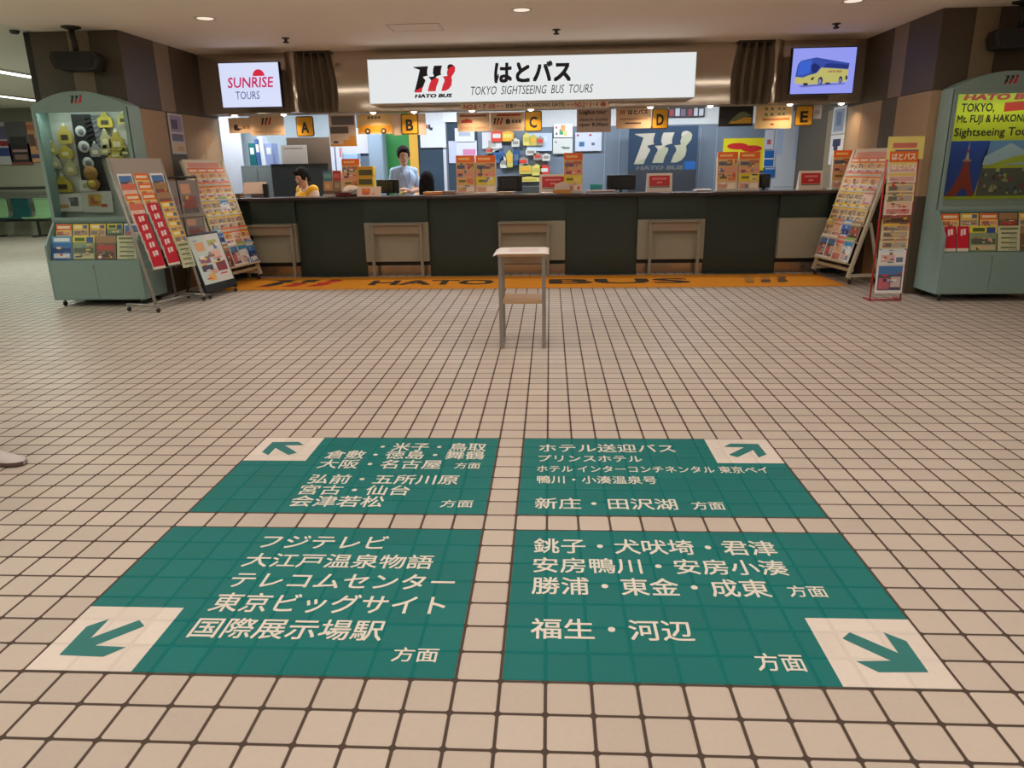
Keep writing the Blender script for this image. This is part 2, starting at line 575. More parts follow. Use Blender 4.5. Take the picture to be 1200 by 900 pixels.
for i, (x, y0) in enumerate(((-7.4, 8.2), (-9.8, 11.6), (-7.4, 4.4), (-9.8, 6.5), (-7.4, 0.5), (-7.4, -3.5))):
    z = HC + 0.012
    lab = ('long bright ceiling tube light above the corridor, nearer one', 'short bright ceiling tube light above the corridor posters')[i] if i < 2 else 'long bright corridor tube light out in the corridor'
    t = thing('tube_light', lab, 'ceiling light', (x, y0, z), 'corridor tube lights')
    L = 1.75 if i != 1 else 1.5
    mb = MB(); mb.box((x - 0.09, y0, z - 0.03), (x + 0.09, y0 + L, z), RIM); mb.build('housing', t)
    mb = MB(); mb.box((x - 0.075, y0 + 0.02, z - 0.034), (x + 0.075, y0 + L - 0.02, z - 0.03), LITG); mb.build('diffuser', t)
    area(t, (x, y0 + L / 2, z - 0.04), 0.15, P_CORR, GREENISH, 'RECTANGLE', L - 0.04)
names = ['first', 'second', 'third', 'fourth', 'fifth', 'sixth', 'seventh', 'eighth']
for i, px in enumerate((274, 332, 437, 485, 553, 622, 762, 832, 925, 985)):
    x = at(px, 130, YF + 0.07).x; y = YF + 0.07
    t = thing('soffit_downlight', 'tiny bright downlight under the counter fascia, %s from left' % (['first', 'second', 'third', 'fourth', 'fifth', 'sixth', 'seventh', 'eighth', 'ninth', 'tenth'][i]), 'ceiling light', (x, y, ZS), 'soffit downlights over the counter')
    mb = MB(); mb.lathe((x, y, ZS), [(0.034, -0.002), (0.05, -0.012), (0.055, -0.006), (0.055, 0.0)], RIM, 16); mb.build('trim_ring', t)
    mb = MB(); mb.lathe((x, y, ZS), [(0.036, -0.006), (0.03, -0.022), (0.012, -0.03), (0.001, -0.031)], M((255, 240, 220), emit=9.0), 16); mb.build('bulb', t)
    area(t, (x, y, ZS - 0.036), 0.06, P_SOFFIT, (1.0, 0.74, 0.5), spread=140)
for i, x in enumerate((-4.4, -2.7, -1.0, 0.7, 2.4)):
    y = 9.25
    t = thing('office_light', 'white ceiling light panel inside the ticket office', 'ceiling light', (x, y, 2.42), 'office ceiling panels')
    mb = MB(); mb.box((x - 0.6, y - 0.15, 2.40), (x + 0.6, y + 0.15, 2.42), RIM); mb.build('housing', t)
    mb = MB(); mb.box((x - 0.57, y - 0.12, 2.396), (x + 0.57, y + 0.12, 2.40), LITC); mb.build('diffuser', t)
    area(t, (x, y, 2.39), 1.14, P_OFFICE, COOL, 'RECTANGLE', 0.24)
# sprinklers, hatch, speakers, small detectors on the ceiling
for i, (px, py) in enumerate(((335, 48), (652, 38), (980, 31))):
    p = fl(px, py, HC - 0.03)
    mb = MB(); mb.lathe((p.x, p.y, HC), [(0.04, 0.0), (0.045, -0.008), (0.02, -0.012), (0.016, -0.035), (0.035, -0.04), (0.03, -0.05), (0.004, -0.055)], M((70, 62, 56), 0.5), 14)
    tag(mb.build('sprinkler_head'), 'small dark ceiling sprinkler ' + ('nearest the sunrise screen', 'above the middle of the lit sign', 'nearest the bus screen')[i], 'sprinkler', 'ceiling sprinklers')
p = fl(487, 32, HC)
mb = MB()
for a, b in (((-0.27, -0.2), (0.27, -0.185)), ((-0.27, 0.185), (0.27, 0.2)), ((-0.27, -0.185), (-0.255, 0.185)), ((0.255, -0.185), (0.27, 0.185))):
    mb.box((p.x + a[0], p.y + a[1], HC - 0.006), (p.x + b[0], p.y + b[1], HC), M((214, 204, 190), 0.5))
mb.box((p.x - 0.253, p.y - 0.183, HC - 0.003), (p.x + 0.253, p.y + 0.183, HC), CEIL)
tag(mb.build('ceiling_hatch'), 'square access hatch frame in the ceiling left of middle', 'hatch')
mb = MB(); p = fl(17, 37, HC)
mb.lathe((p.x, p.y, HC + 0.012), [(0.045, 0), (0.045, -0.02), (0.03, -0.035), (0.002, -0.036)], M((60, 58, 54), 0.5), 14)
tag(mb.build('smoke_detector'), 'small dark detector on the pale corridor ceiling', 'detector')
def speaker(x, y, lab, rz):
    t = thing('ceiling_speaker', lab, 'speaker', (x, y, HC), 'black hanging speakers')
    D = M((38, 35, 32), 0.5)
    mb = MB(); mb.lathe((x, y, HC), [(0.09, 0), (0.09, -0.012), (0.035, -0.03), (0.002, -0.031)], D, 18); mb.build('ceiling_plate', t)
    mb = MB(); mb.tube([(x, y, HC - 0.02), (x, y, HC - 0.10), (x + 0.015, y - 0.01, HC - 0.13), (x + 0.01, y, HC - 0.25)], 0.028, D, 10); mb.build('arm', t)
    mb = MB()
    c, s = math.cos(rz), math.sin(rz)
    fr = Fr((x, y, HC - 0.235), (c, s, 0), (0, 0, 1))
    # hexagonal cabinet profile, extruded in depth
    pts = [(-0.22, -0.06), (-0.19, -0.155), (-0.14, -0.17), (0.20, -0.165), (0.235, -0.06), (0.20, 0.0), (-0.20, 0.0)]
    mb.prism(fr, pts, -0.14, 0.08, D); mb.build('cabinet', t)
    mb = MB(); mb.prism(fr, [(u * 0.82 + 0.0, v * 0.8 - 0.012) for u, v in pts], 0.08, 0.088, BLACK); mb.build('grille', t)
speaker(-4.46, 5.98, 'black speaker hanging above the left glass cabinet', 0.15)
p = at(1192, 0, 5.9)
speaker(4.62, 5.98, 'black speaker hanging above the right glass cabinet', -0.15)

#@@PART2
# ------------------------------------------------------------------ floor signs
GREEN = floor_material((8, 114, 111))
GREENM = M((8, 114, 111), 0.45)
WPAN = floor_material((226, 214, 204))
LETT = M((228, 222, 210), 0.5)
FLOOR = Fr((0, 0, 0), (1, 0, 0), (0, 1, 0))
def span(x0, y0, x1, y1):
    "floor box of a line of lettering: left and right read at its foot"
    a = fl(x0, y1); b = fl(x1, y1); c = fl((x0 + x1) / 2, y0)
    yb = (a.y + b.y) / 2
    return a.x, yb, b.x, c.y
ARROW = [(178, 408), (462, 530), (375, 408), (510, 460), (640, 643), (347, 643), (215, 578), (418, 575), (135, 445)]
AR = [fl(960 + x / 5, 660 + y / 5) for x, y in ARROW]
AX1, AY0 = 11 * T, 0.0                      # outer corner of that sign's white box
ARL = [(AX1 - v.x, v.y - AY0) for v in AR]   # distances in from the outer corner
WB = 2.55 * T
def floor_sign(x0, x1, y0, y1, sx, sy, label, lines):
    t = thing('floor_sign', label, 'floor sign', ((x0 + x1) / 2, (y0 + y1) / 2, 0), 'green direction signs on the floor')
    e = 0.005
    mb = MB(); mb.box((x0 + e, y0 + e, 0.0002), (x1 - e, y1 - e, 0.0012), GREEN); mb.build('green_panel', t)
    cx = x1 if sx > 0 else x0; cy = y1 if sy > 0 else y0
    bx = cx - sx * WB; by = cy - sy * WB
    mb = MB(); mb.box((min(cx - sx * e, bx), min(cy - sy * e, by), 0.0010), (max(cx - sx * e, bx), max(cy - sy * e, by), 0.0018), WPAN)
    o = mb.build('white_panel', t)
    mb = MB(); mb.poly(FLOOR, [(cx - sx * a, cy - sy * b) for a, b in ARL], 0.0024, GREENM); mb.build('arrow', t)
    for txt, a, b, c, d in lines:
        mb = MB(); write(mb, txt, FLOOR, span(a, b, c, d), LETT, 0.0024, bold=0.010); mb.build('lettering', t)
X0, X1, X2, X3 = -10 * T, 0.0, 1 * T, 11 * T
Y0, Y1, Y2, Y3 = 0.0, 7 * T, 8 * T, 15 * T
floor_sign(X0, X1, Y2, Y3, -1, 1, 'green floor sign with white arrow box at its far left corner', [
    ('・米子・鳥取', 443, 519.5, 569, 529), ('倉敷・徳島・舞鶴', 378.5, 528.7, 566.8, 538.5),
    ('大阪・名古屋', 369.8, 539.2, 515.7, 549.7), ('方面', 531.8, 542.7, 562, 549.7),
    ('弘前・五所川原', 358, 556.7, 536, 567.9), ('宮古・仙台', 346.3, 569, 478, 580.5),
    ('会津若松', 335.8, 581.5, 446.8, 594.5), ('方面', 515, 586.5, 553.5, 595.2)])
floor_sign(X2, X3, Y2, Y3, 1, 1, 'green floor sign with white arrow box at its far right corner', [
    ('ホテル送迎バス', 631.5, 521, 792.5, 530.5), ('プリンスホテル', 630.8, 534, 753.3, 541.6),
    ('ホテル インターコンチネンタル 東京ベイ', 629, 546.6, 902, 554.5), ('鴨川・小湊温泉号', 629, 558.3, 770.8, 567.4),
    ('新庄・田沢湖', 626.6, 584.5, 795.3, 597.5), ('方面', 812.8, 588.6, 851.3, 598)])
floor_sign(X0, X1, Y0, Y1, -1, -1, 'green floor sign with white arrow box at its near left corner', [
    ('フジテレビ', 300, 628, 451, 643.5), ('大江戸温泉物語', 280, 649.8, 505.7, 666.2), ('テレコムセンター', 263, 672.5, 531.4, 690.4),
    ('東京ビッグサイト', 240, 696.7, 520, 719.4), ('国際展示場駅', 215.7, 725.7, 446.3, 749.8), ('方面', 457.4, 759.5, 512, 776.4)])
floor_sign(X2, X3, Y0, Y1, 1, -1, 'green floor sign with white arrow box at its near right corner', [
    ('銚子・犬吠埼・君津', 625.2, 632.9, 912.8, 650.3), ('安房鴨川・安房小湊', 624.3, 655.6, 926.4, 673.5),
    ('勝浦・東金・成東', 622.8, 678.3, 905.6, 699), ('方面', 927.3, 687, 972.3, 700.5),
    ('福生・河辺', 621.4, 726.6, 815.2, 750.8), ('方面', 890, 766.7, 948, 787.5)])

# ------------------------------------------------------------------ counter
YC = 7.76
STONE = M((48, 62, 56), 0.28, var=0.14, scale=4, spec=0.5)
STONE2 = M((44, 56, 50), 0.28, var=0.14, scale=4, spec=0.5)
TOPM = M((62, 48, 44), 0.3)
BEIGE = M((156, 154, 136), 0.45)
t = thing('reception_counter', 'long dark stone ticket counter with beige recessed panels along its front', 'counter', (0, YC, 0))
CX0, CX1 = XL + 0.02, XR - 0.02
mb = MB(); mb.box((CX0, YC - 0.03, 0.985), (CX1, YC + 0.42, 1.02), TOPM, 0.006); mb.build('worktop', t)
mb = MB(); mb.box((CX0, YC + 0.12, 0), (CX1, YC + 0.30, 0.985), STONE2); mb.build('carcass', t)
mb = MB(); mb.box((CX0, YC + 0.30, 0.72), (CX1, YC + 0.70, 0.75), M((150, 146, 140), 0.5)); mb.build('staff_desk', t)
gaps = [(-3.62, -3.03), (-2.14, -1.30), (-0.39, 0.46), (1.37, 2.22), (3.13, 3.72)]
xs = [CX0] + [v for g in gaps for v in g] + [CX1]
for a, b in zip(xs[0::2], xs[1::2]):
    if b - a < 0.05: continue
    mb = MB()
    fr = Fr((0, 0, 0.002), (1, 0, 0), (0, -1, 0))
    n = 10
    pts = [(a + (b - a) * i / n, -(YC + 0.035 - 0.035 * math.sin(math.pi * i / n))) for i in range(n + 1)]
    mb.prism(fr, pts + [(b, -(YC + 0.12)), (a, -(YC + 0.12))], 0, 0.983, STONE)
    mb.build('front_panel', t)
for a, b in gaps:
    mb = MB(); mb.box((a + 0.004, YC + 0.06, 0.69), (b - 0.004, YC + 0.12, 0.984), STONE); mb.build('apron', t)
    mb = MB(); mb.box((a + 0.004, YC + 0.03, 0.19), (b - 0.004, YC + 0.12, 0.69), BEIGE, 0.006); mb.build('recess_panel', t)
    mb = MB(); mb.box((a + 0.004, YC + 0.09, 0.002), (b - 0.004, YC + 0.12, 0.135), STEEL); mb.build('kick_plate', t)
    mb = MB(); mb.box((a + 0.004, YC + 0.115, 0.135), (b - 0.004, YC + 0.12, 0.19), BLACK); mb.build('shadow_gap', t)
# bag rests: beige square frames standing before the recesses
RESTM = M((146, 142, 128), 0.4)
for i, (a, b) in enumerate(((-3.70, -3.05), (-2.03, -1.37), (-0.39, 0.25), (1.51, 2.14))):
    t2 = thing('bag_rest', 'beige bag rest frame against the counter ' + ('beside the left brochure rack', 'between the left racks and the paper stand', 'directly behind the paper stand', 'right of the paper stand')[i], 'bag rest', ((a + b) / 2, YC - 0.03, 0), 'bag rests before the counter')
    for x in (a + 0.015, b - 0.015):
        mb = MB(); mb.box((x - 0.018, YC - 0.075, 0.001), (x + 0.018, YC - 0.04, 0.665), RESTM, 0.004); mb.build('leg', t2)
    mb = MB(); mb.box((a - 0.005, YC - 0.11, 0.665), (b + 0.005, YC - 0.005, 0.685), RESTM, 0.004); mb.build('top_board', t2)
    mb = MB(); mb.box((a + 0.035, YC - 0.07, 0.555), (b - 0.035, YC - 0.045, 0.664), M((150, 134, 112), 0.5)); mb.build('apron', t2)

# orange floor mat with lettering
MATY = M((226, 150, 28), 0.8, var=0.06)
t = thing('floor_mat', 'long orange mat with dark lettering along the counter foot', 'mat', (0, 7.2, 0))
mb = MB(); mb.box((-3.72, 6.74, 0.0005), (3.62, 7.685, 0.008), MATY, 0.003); mb.build('mat', t)
mb = MB()
fr = Fr((0, 0, 0.0085), (1, 0, 0), (0, 1, 0))
MI = M((44, 40, 36), 0.8)
write(mb, 'HATO', fr, (-1.95, 7.0, -0.42, 7.38), MI, 0.0, bold=0.03)
write(mb, 'BUS', fr, (0.25, 7.0, 1.95, 7.38), MI, 0.0, bold=0.03)
mb.build('lettering', t)
mb = MB(); emblem(mb, fr, (-3.30, 6.92, -2.36, 7.50), MI, M((196, 46, 36), 0.8), 0.0); mb.build('emblem', t)
mb = MB(); emblem(mb, fr, (2.55, 6.98, 3.15, 7.48), M((176, 128, 60), 0.8), M((96, 74, 62), 0.8), 0.0); mb.build('worn_emblem', t)

# ------------------------------------------------------------------ paper stand in the middle of the hall
x0, x1, y0, y1 = -0.135, 0.235, 3.82, 4.17
t = thing('paper_stand', 'slim grey metal stand with a wooden shelf alone on the tiles', 'stand', ((x0 + x1) / 2, (y0 + y1) / 2, 0))
LEG = M((150, 146, 140), 0.35, 0.3)
for x in (x0 + 0.02, x1 - 0.02):
    for y in (y0 + 0.015, y1 - 0.015):
        mb = MB(); mb.box((x - 0.014, y - 0.012, 0.02), (x + 0.014, y + 0.012, 0.715), LEG, 0.003); mb.build('leg', t)
    mb = MB(); mb.box((x - 0.013, y0 + 0.004, 0.003), (x + 0.013, y1 - 0.004, 0.022), LEG, 0.003); mb.build('foot_bar', t)
WOODT = M((196, 158, 118), 0.45, var=0.08, scale=20)
mb = MB(); mb.box((x0 + 0.035, y0 + 0.0, 0.355), (x1 - 0.035, y1 - 0.01, 0.378), WOODT, 0.003); mb.build('shelf', t)
mb = MB(); mb.box((x0 + 0.0, y0 - 0.01, 0.715), (x1 + 0.0, y1 + 0.01, 0.738), WOODT, 0.003); mb.build('top', t)
mb = MB(); mb.box((x0 + 0.03, y1 - 0.03, 0.62), (x1 - 0.03, y1 - 0.012, 0.715), M((172, 150, 124), 0.5)); mb.build('back_apron', t)
# the sheet of paper drooping over its edges
mb = MB(); nx, ny = 14, 6
g = {}
for i in range(nx + 1):
    for j in range(ny + 1):
        x = x0 - 0.03 + (x1 - x0 + 0.05) * i / nx; y = y0 - 0.035 + (y1 - y0 + 0.06) * j / ny
        z = 0.7405
        if x < x0 + 0.005: z -= 0.35 * (x0 + 0.005 - x) ** 0.9
        if x > x1: z -= 0.3 * (x - x1)
        if y < y0 - 0.01: z -= 0.2 * (y0 - 0.01 - y)
        g[i, j] = [mb.bm.verts.new((x, y, z + d)) for d in (0.003, 0.0)]
k = mb.mi(M((236, 228, 222), 0.6))
for i in range(nx):
    for j in range(ny):
        for d, q in ((0, ((0, 0), (1, 0), (1, 1), (0, 1))), (1, ((0, 1), (1, 1), (1, 0), (0, 0)))):
            f = mb.bm.faces.new([g[i + a, j + b][d] for a, b in q]); f.material_index = k; f.smooth = True
for i in range(nx):
    for j, fl_ in ((0, False), (ny, True)):
        q = [g[i, j][0], g[i, j][1], g[i + 1, j][1], g[i + 1, j][0]]
        mb.bm.faces.new(q if not fl_ else q[::-1])
for j in range(ny):
    for i, fl_ in ((0, True), (nx, False)):
        q = [g[i, j][0], g[i, j][1], g[i, j + 1][1], g[i, j + 1][0]]
        mb.bm.faces.new(q if not fl_ else q[::-1])
frp = Fr((0, 0, 0.7440), (1, 0, 0), (0, 1, 0))
for i in range(4):
    mb.poly(frp, [(x0 + 0.08, y0 + 0.06 + i * 0.06), (x1 - 0.06, y0 + 0.06 + i * 0.06), (x1 - 0.06, y0 + 0.085 + i * 0.06), (x0 + 0.08, y0 + 0.085 + i * 0.06)], 0, M((222, 190, 186), 0.6))
tag(mb.build('paper_sheet'), 'white printed sheet drooping over the top of the slim stand', 'paper')

# ------------------------------------------------------------------ the wide lit sign
ysg = 7.62
X0s, X1s = at(431.5, 95, ysg).x, at(815.5, 87, ysg).x
Z0s, Z1s = at(623, 118.3, ysg).z, at(623, 65, ysg).z
t = thing('lit_sign', 'wide white lit sign over the counter with black lettering and red emblem', 'sign', ((X0s + X1s) / 2, ysg, Z0s))
mb = MB(); mb.box((X0s, ysg, Z0s), (X1s, YF - 0.002, Z1s), M((196, 196, 190), 0.35, 0.3)); mb.build('housing', t)
mb = MB(); mb.box((X0s + 0.006, ysg - 0.004, Z0s + 0.006), (X1s - 0.006, ysg, Z1s - 0.006), M((228, 233, 235), 0.4, emit=0.92)); mb.build('lit_panel', t)
fr = Fr((0, ysg - 0.004, 0), (1, 0, 0), (0, 0, 1))
mb = MB()
sINK = M((30, 30, 34), 0.5, emit=0.25); sRED = M((228, 44, 60), 0.4, emit=0.7)
a, b, c, d = rect(484.5, 75.5, 534, 108, ysg); emblem(mb, fr, (a, c, b, d), sINK, sRED); mb.build('emblem', t)
mb = MB()
a, b, c, d = rect(486, 110, 530, 114.5, ysg); write(mb, 'HATO BUS', fr, (a, c, b, d), sINK, bold=0.05, slant=0.2)
a, b, c, d = rect(579, 71.5, 669, 96.5, ysg); write(mb, 'はとバス', fr, (a, c, b, d), sINK, bold=0.035, slant=0.05)
a, b, c, d = rect(552, 100, 695, 110, ysg); write(mb, 'TOKYO  SIGHTSEEING  BUS  TOURS', fr, (a, c, b, d), M((60, 58, 62), 0.5, emit=0.3), slant=0.25)
mb.build('lettering', t)
# boarding gate strip under it
yst = 7.70
a, b, c, d = rect(540, 119.5, 713, 128, yst)
t = thing('gate_strip', 'thin cream boarding gate strip hanging below the lit sign', 'sign', ((a + b) / 2, yst, c))
mb = MB(); mb.box((a, yst, c), (b, yst + 0.012, d), M((224, 206, 178), 0.5)); mb.build('board', t)
fr = Fr((a, yst, c), (1, 0, 0), (0, 0, 1)); w, h = b - a, d - c
mb = MB()
sr = M((176, 50, 46), 0.5); sk = M((70, 56, 48), 0.5)
for txt, u0, u1, m in (('NO.6・7', 0.02, 0.17, sr), ('出発', 0.19, 0.235, sr), ('←←', 0.245, 0.295, sr), ('発車ゲート', 0.305, 0.435, sk), ('(BOARDING GATE)', 0.44, 0.705, sk), ('→→', 0.715, 0.765, sr), ('NO.2・3・4', 0.775, 0.93, sr), ('番', 0.945, 0.985, sr)):
    hh = 0.2 if '←' in txt or '→' in txt else 0.0
    write(mb, txt, fr, (u0 * w, (0.2 + hh) * h, u1 * w, (0.85 - hh) * h), m, bold=0.02)
mb.build('lettering', t)

# ------------------------------------------------------------------ hanging screens
def screen(px0, py0, px1, py1, Y, label, base, emit):
    a, b, c, d = rect(px0, py0, px1, py1, Y)
    t = thing('wall_screen', label, 'screen', ((a + b) / 2, Y, c), None)
    e = 0.011
    mb = MB(); mb.box((a - e, Y + 0.002, c - e), (b + e, Y + 0.075, d + e), BLACK, 0.006)
    mb.build('casing', t)
    mb = MB(); mb.box((a, Y - 0.001, c), (b, Y + 0.002, d), M(base, 0.3, emit=emit)); mb.build('display', t)
    mb = MB(); mb.box(((a + b) / 2 - 0.12, Y + 0.075, (c + d) / 2 - .08), ((a + b) / 2 + 0.12, YF - 0.003, (c + d) / 2 + .08), M((60, 54, 50), 0.5)); mb.build('wall_bracket', t)
    return t, Fr((a, Y - 0.001, c), (1, 0, 0), (0, 0, 1)), b - a, d - c
ysc = 7.52
t, fr, w, h = screen(258.5, 73.5, 328, 125.5, ysc, 'lit screen with pink and blue sunrise lettering at the left', (214, 222, 250), 0.95)
mb = MB()
pk = M((214, 40, 110), 0.4, emit=0.8); nv = M((70, 84, 150), 0.4, emit=0.7)
write(mb, 'SUNRISE', fr, (0.12 * w, 0.44 * h, 0.90 * w, 0.68 * h), pk, bold=0.015, slant=0.15)
write(mb, 'TOURS', fr, (0.24 * w, 0.18 * h, 0.64 * w, 0.36 * h), nv, slant=0.1)
mb.poly(fr, [(0.66 * w + 0.10 * w * math.cos(q), 0.70 * h + 0.15 * h * math.sin(q)) for q in [math.pi * i / 12 for i in range(13)]], 0.0012, M((226, 40, 70), 0.4, emit=0.8))
mb.build('display_picture', t)
t, fr, w, h = screen(928, 56, 1001.5, 109.5, ysc, 'lit blue screen showing a yellow coach at the right', (150, 158, 246), 0.9)
mb = MB()
def S(pts): return [((x - 118) / (1062 - 118) * w, (790 - y) / (790 - 80) * h) for x, y in pts]
eb = lambda c: M(c, 0.4, emit=0.75)
mb.poly(fr, S([(220, 665), (560, 640), (940, 632), (930, 650), (600, 668), (300, 690)]), 0.0010, eb((112, 122, 200)))
mb.poly(fr, S([(180, 530), (200, 330), (250, 265), (480, 225), (975, 325), (960, 610), (600, 630), (350, 650), (170, 620)]), 0.0013, eb((206, 200, 120)))
mb.poly(fr, S([(175, 520), (200, 330), (245, 270), (470, 225), (975, 325), (965, 420), (560, 385), (490, 470), (380, 500), (290, 535)]), 0.0016, eb((58, 84, 180)))
mb.poly(fr, S([(205, 500), (215, 340), (255, 275), (410, 260), (390, 460), (300, 490)]), 0.0019, eb((62, 108, 226)))
mb.poly(fr, S([(400, 350), (450, 310), (540, 360), (500, 450), (430, 480)]), 0.0020, eb((34, 46, 120)))
mb.poly(fr, S([(590, 380), (620, 330), (690, 320), (960, 350), (950, 410)]), 0.0020, eb((40, 58, 140)))
mb.poly(fr, S([(410, 575), (425, 540), (470, 525), (450, 575)]), 0.0020, eb((50, 50, 50)))
for cx, cy, rx, ry in ((560, 590, 36, 62), (862, 580, 28, 56), (340, 640, 40, 22), (675, 632, 42, 14), (948, 550, 16, 36)):
    mb.poly(fr, S([(cx + rx * math.cos(q), cy + ry * math.sin(q)) for q in [2 * math.pi * i / 16 for i in range(16)]]), 0.0022, eb((40, 42, 62)))
for cx, cy, rx, ry in ((555, 600, 20, 40), (858, 590, 15, 34)):
    mb.poly(fr, S([(cx + rx * math.cos(q), cy + ry * math.sin(q)) for q in [2 * math.pi * i / 16 for i in range(16)]]), 0.0025, eb((140, 150, 214)))
x0, y0 = S([(665, 465)])[0]; x1, y1 = S([(870, 432)])[0]
write(mb, 'HATO BUS', fr, (x0, y0, x1, y1), eb((150, 60, 70)), 0.0025, bold=0.03)
mb.build('display_picture', t)

# ------------------------------------------------------------------ dark fluted reflections in the curved fascia metal, built as pleated sheets
DARKREFL = M((112, 101, 84), 0.6, var=0.10, scale=6)  # dark tone of the mirrored streaks, put into the colour
for px, lab, sg in ((370, 'dark gathered drape on the fascia beside the sunrise screen', 1), (883, 'dark gathered drape on the fascia beside the bus screen', -1)):  # not real drapes: pleated shapes standing in for reflections in the fascia
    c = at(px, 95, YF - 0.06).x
    t = thing('fascia_reflection', lab, 'reflection', (c, YF - 0.06, ZS), 'pleated fascia reflections')
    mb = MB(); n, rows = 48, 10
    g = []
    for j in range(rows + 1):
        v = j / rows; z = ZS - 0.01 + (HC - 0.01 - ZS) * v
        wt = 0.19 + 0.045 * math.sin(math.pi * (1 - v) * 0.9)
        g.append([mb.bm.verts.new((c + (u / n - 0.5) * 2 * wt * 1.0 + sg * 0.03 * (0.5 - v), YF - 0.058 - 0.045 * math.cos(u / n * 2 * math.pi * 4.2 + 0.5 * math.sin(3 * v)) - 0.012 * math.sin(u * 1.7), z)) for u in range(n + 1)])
    k = mb.mi(DARKREFL)
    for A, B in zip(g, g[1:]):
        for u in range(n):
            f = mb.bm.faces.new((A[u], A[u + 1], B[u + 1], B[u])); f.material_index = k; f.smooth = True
    o = mb.build('pleated_reflection', t)
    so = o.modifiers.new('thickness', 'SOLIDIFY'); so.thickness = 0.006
    mb = MB(); mb.box((c - 0.21, YF - 0.09, HC - 0.03), (c + 0.21, YF - 0.002, HC - 0.002), M((60, 52, 44), 0.5)); mb.build('reflection_cap', t)  # added top edge closing the reflection shape
#@@PART3
# ------------------------------------------------------------------ printed covers
def cover(kind, rnd):
    r = rnd.random
    if kind == 'orange':
        return [(0, .68, 1, 1, (236, 112, 34)), (.1, .77, .9, .9, (248, 226, 196)), (0, .36, 1, .68, (240, 208, 120)), (.1, .42, .5, .62, (200, 120, 90)), (.55, .45, .92, .6, (226, 160, 150)), (.06, .06, .94, .3, (226, 176, 170)), (.12, .12, .5, .26, (150, 110, 150))]
    if kind == 'hato':
        return [(0, .5, 1, 1, (236, 112, 34)), (.04, .3, .96, .5, (240, 208, 120)), (.06, .06, .94, .28, (226, 176, 170))]
    if kind == 'grey':
        return [(0, 0, 1, 1, (150, 142, 138)), (.1, .62, .6, .9, (222, 170, 140)), (.15, .3, .9, .55, (150, 110, 116)), (.1, .06, .9, .24, (110, 104, 104))]
    if kind == 'yellow':
        return [(0, .70, 1, 1, (244, 196, 40)), (.1, .78, .6, .92, (250, 240, 190)), (.64, .76, .92, .94, (90, 110, 150)), (0, .4, 1, .7, (214, 190, 150)), (.08, .44, .48, .64, (150, 130, 110)), (.54, .44, .92, .66, (180, 150, 120)), (.06, .05, .94, .36, (190, 176, 160)), (.1, .1, .4, .3, (120, 110, 100))]
    if kind == 'red':
        return [(0, .12, 1, 1, (206, 28, 52)), (.3, .62, .46, .88, (246, 226, 222)), (.52, .66, .74, .9, (246, 226, 222)), (0, 0, 1, .12, (232, 220, 206))]
    if kind == 'cream':
        return [(.1, .84, .9, .93, (120, 130, 90))] + [(.14, .68 - .19 * i, .86, .74 - .19 * i, (112, 120, 92)) for i in range(4)] + [(.5, .60 - .19 * i, .9, .66 - .19 * i, (176, 180, 150)) for i in range(4)]
    if kind == 'blue':
        return [(0, 0, 1, 1, (58, 118, 190)), (0, .72, 1, 1, (96, 164, 214)), (.1, .78, .9, .92, (240, 244, 246)), (.05, .3, .95, .5, (28, 62, 130)), (.1, .08, .9, .26, (222, 228, 230))]
    if kind == 'brown':
        return [(0, 0, 1, 1, (128, 92, 72)), (0, .7, 1, 1, (170, 132, 92)), (.1, .4, .9, .6, (186, 70, 56)), (.1, .1, .9, .3, (90, 64, 52))]
    if kind == 'green':
        return [(0, 0, 1, 1, (140, 160, 120)), (0, .74, 1, 1, (236, 214, 60)), (.1, .78, .55, .93, (70, 110, 60)), (.62, .72, .94, .95, (54, 84, 150)), (.05, .28, .95, .5, (92, 100, 84)), (.05, .05, .95, .24, (200, 190, 150))]
    if kind == 'sky':
        return [(0, .6, 1, 1, (70, 150, 200)), (0, .9, 1, 1, (150, 190, 90)), (.1, .5, .9, .66, (226, 236, 242)), (.1, .1, .6, .4, (226, 190, 194)), (.65, .1, .9, .3, (110, 130, 160))]
    if kind == 'photo':
        return [(.06, .1, .94, .9, (96, 90, 110)), (.06, .62, .94, .9, (84, 130, 190)), (.1, .14, .5, .5, (206, 110, 120)), (.54, .2, .9, .55, (216, 196, 190))]
    if kind == 'pink':
        return [(0, .7, 1, 1, (222, 120, 96)), (.08, .36, .92, .66, (238, 200, 176)), (.08, .06, .92, .3, (214, 140, 130))]
    return [(.1, .6, .9, .9, (200, 120, 120)), (.1, .1, .9, .5, (150, 150, 190))]
STOCK = {'hato': (240, 232, 222), 'grey': (176, 170, 164), 'orange': (240, 232, 222), 'yellow': (240, 224, 170), 'red': (230, 214, 206), 'cream': (206, 208, 168), 'blue': (210, 220, 230), 'brown': (190, 160, 130), 'green': (220, 220, 180), 'sky': (240, 240, 240), 'photo': (240, 238, 238), 'pink': (240, 214, 206)}
CNAME = {'hato': 'orange lettered', 'grey': 'grey', 'orange': 'orange-topped', 'yellow': 'yellow-topped', 'red': 'crimson', 'cream': 'pale green', 'blue': 'blue', 'brown': 'brown', 'green': 'yellow and green', 'sky': 'sky blue and white', 'photo': 'white photo', 'pink': 'salmon pink'}
CC = 0
SPECK = [(240, 232, 220), (70, 66, 84), (206, 70, 60), (236, 200, 80), (96, 130, 170), (150, 120, 100), (222, 160, 140), (120, 140, 96)]
def specks(n, lo, hi, seed):
    "small printed words and pictures scattered over a cover"
    q = random.Random(seed)
    out = []
    for _ in range(n):
        w, h = q.uniform(.06, .30), q.uniform(.015, .06)
        if q.random() < .35: w, h = q.uniform(.08, .16), q.uniform(.06, .11)
        a, b = q.uniform(.05, .95 - w), q.uniform(lo, hi - h)
        out.append((a, b, a + w, b + h, q.choice(SPECK)))
    return out
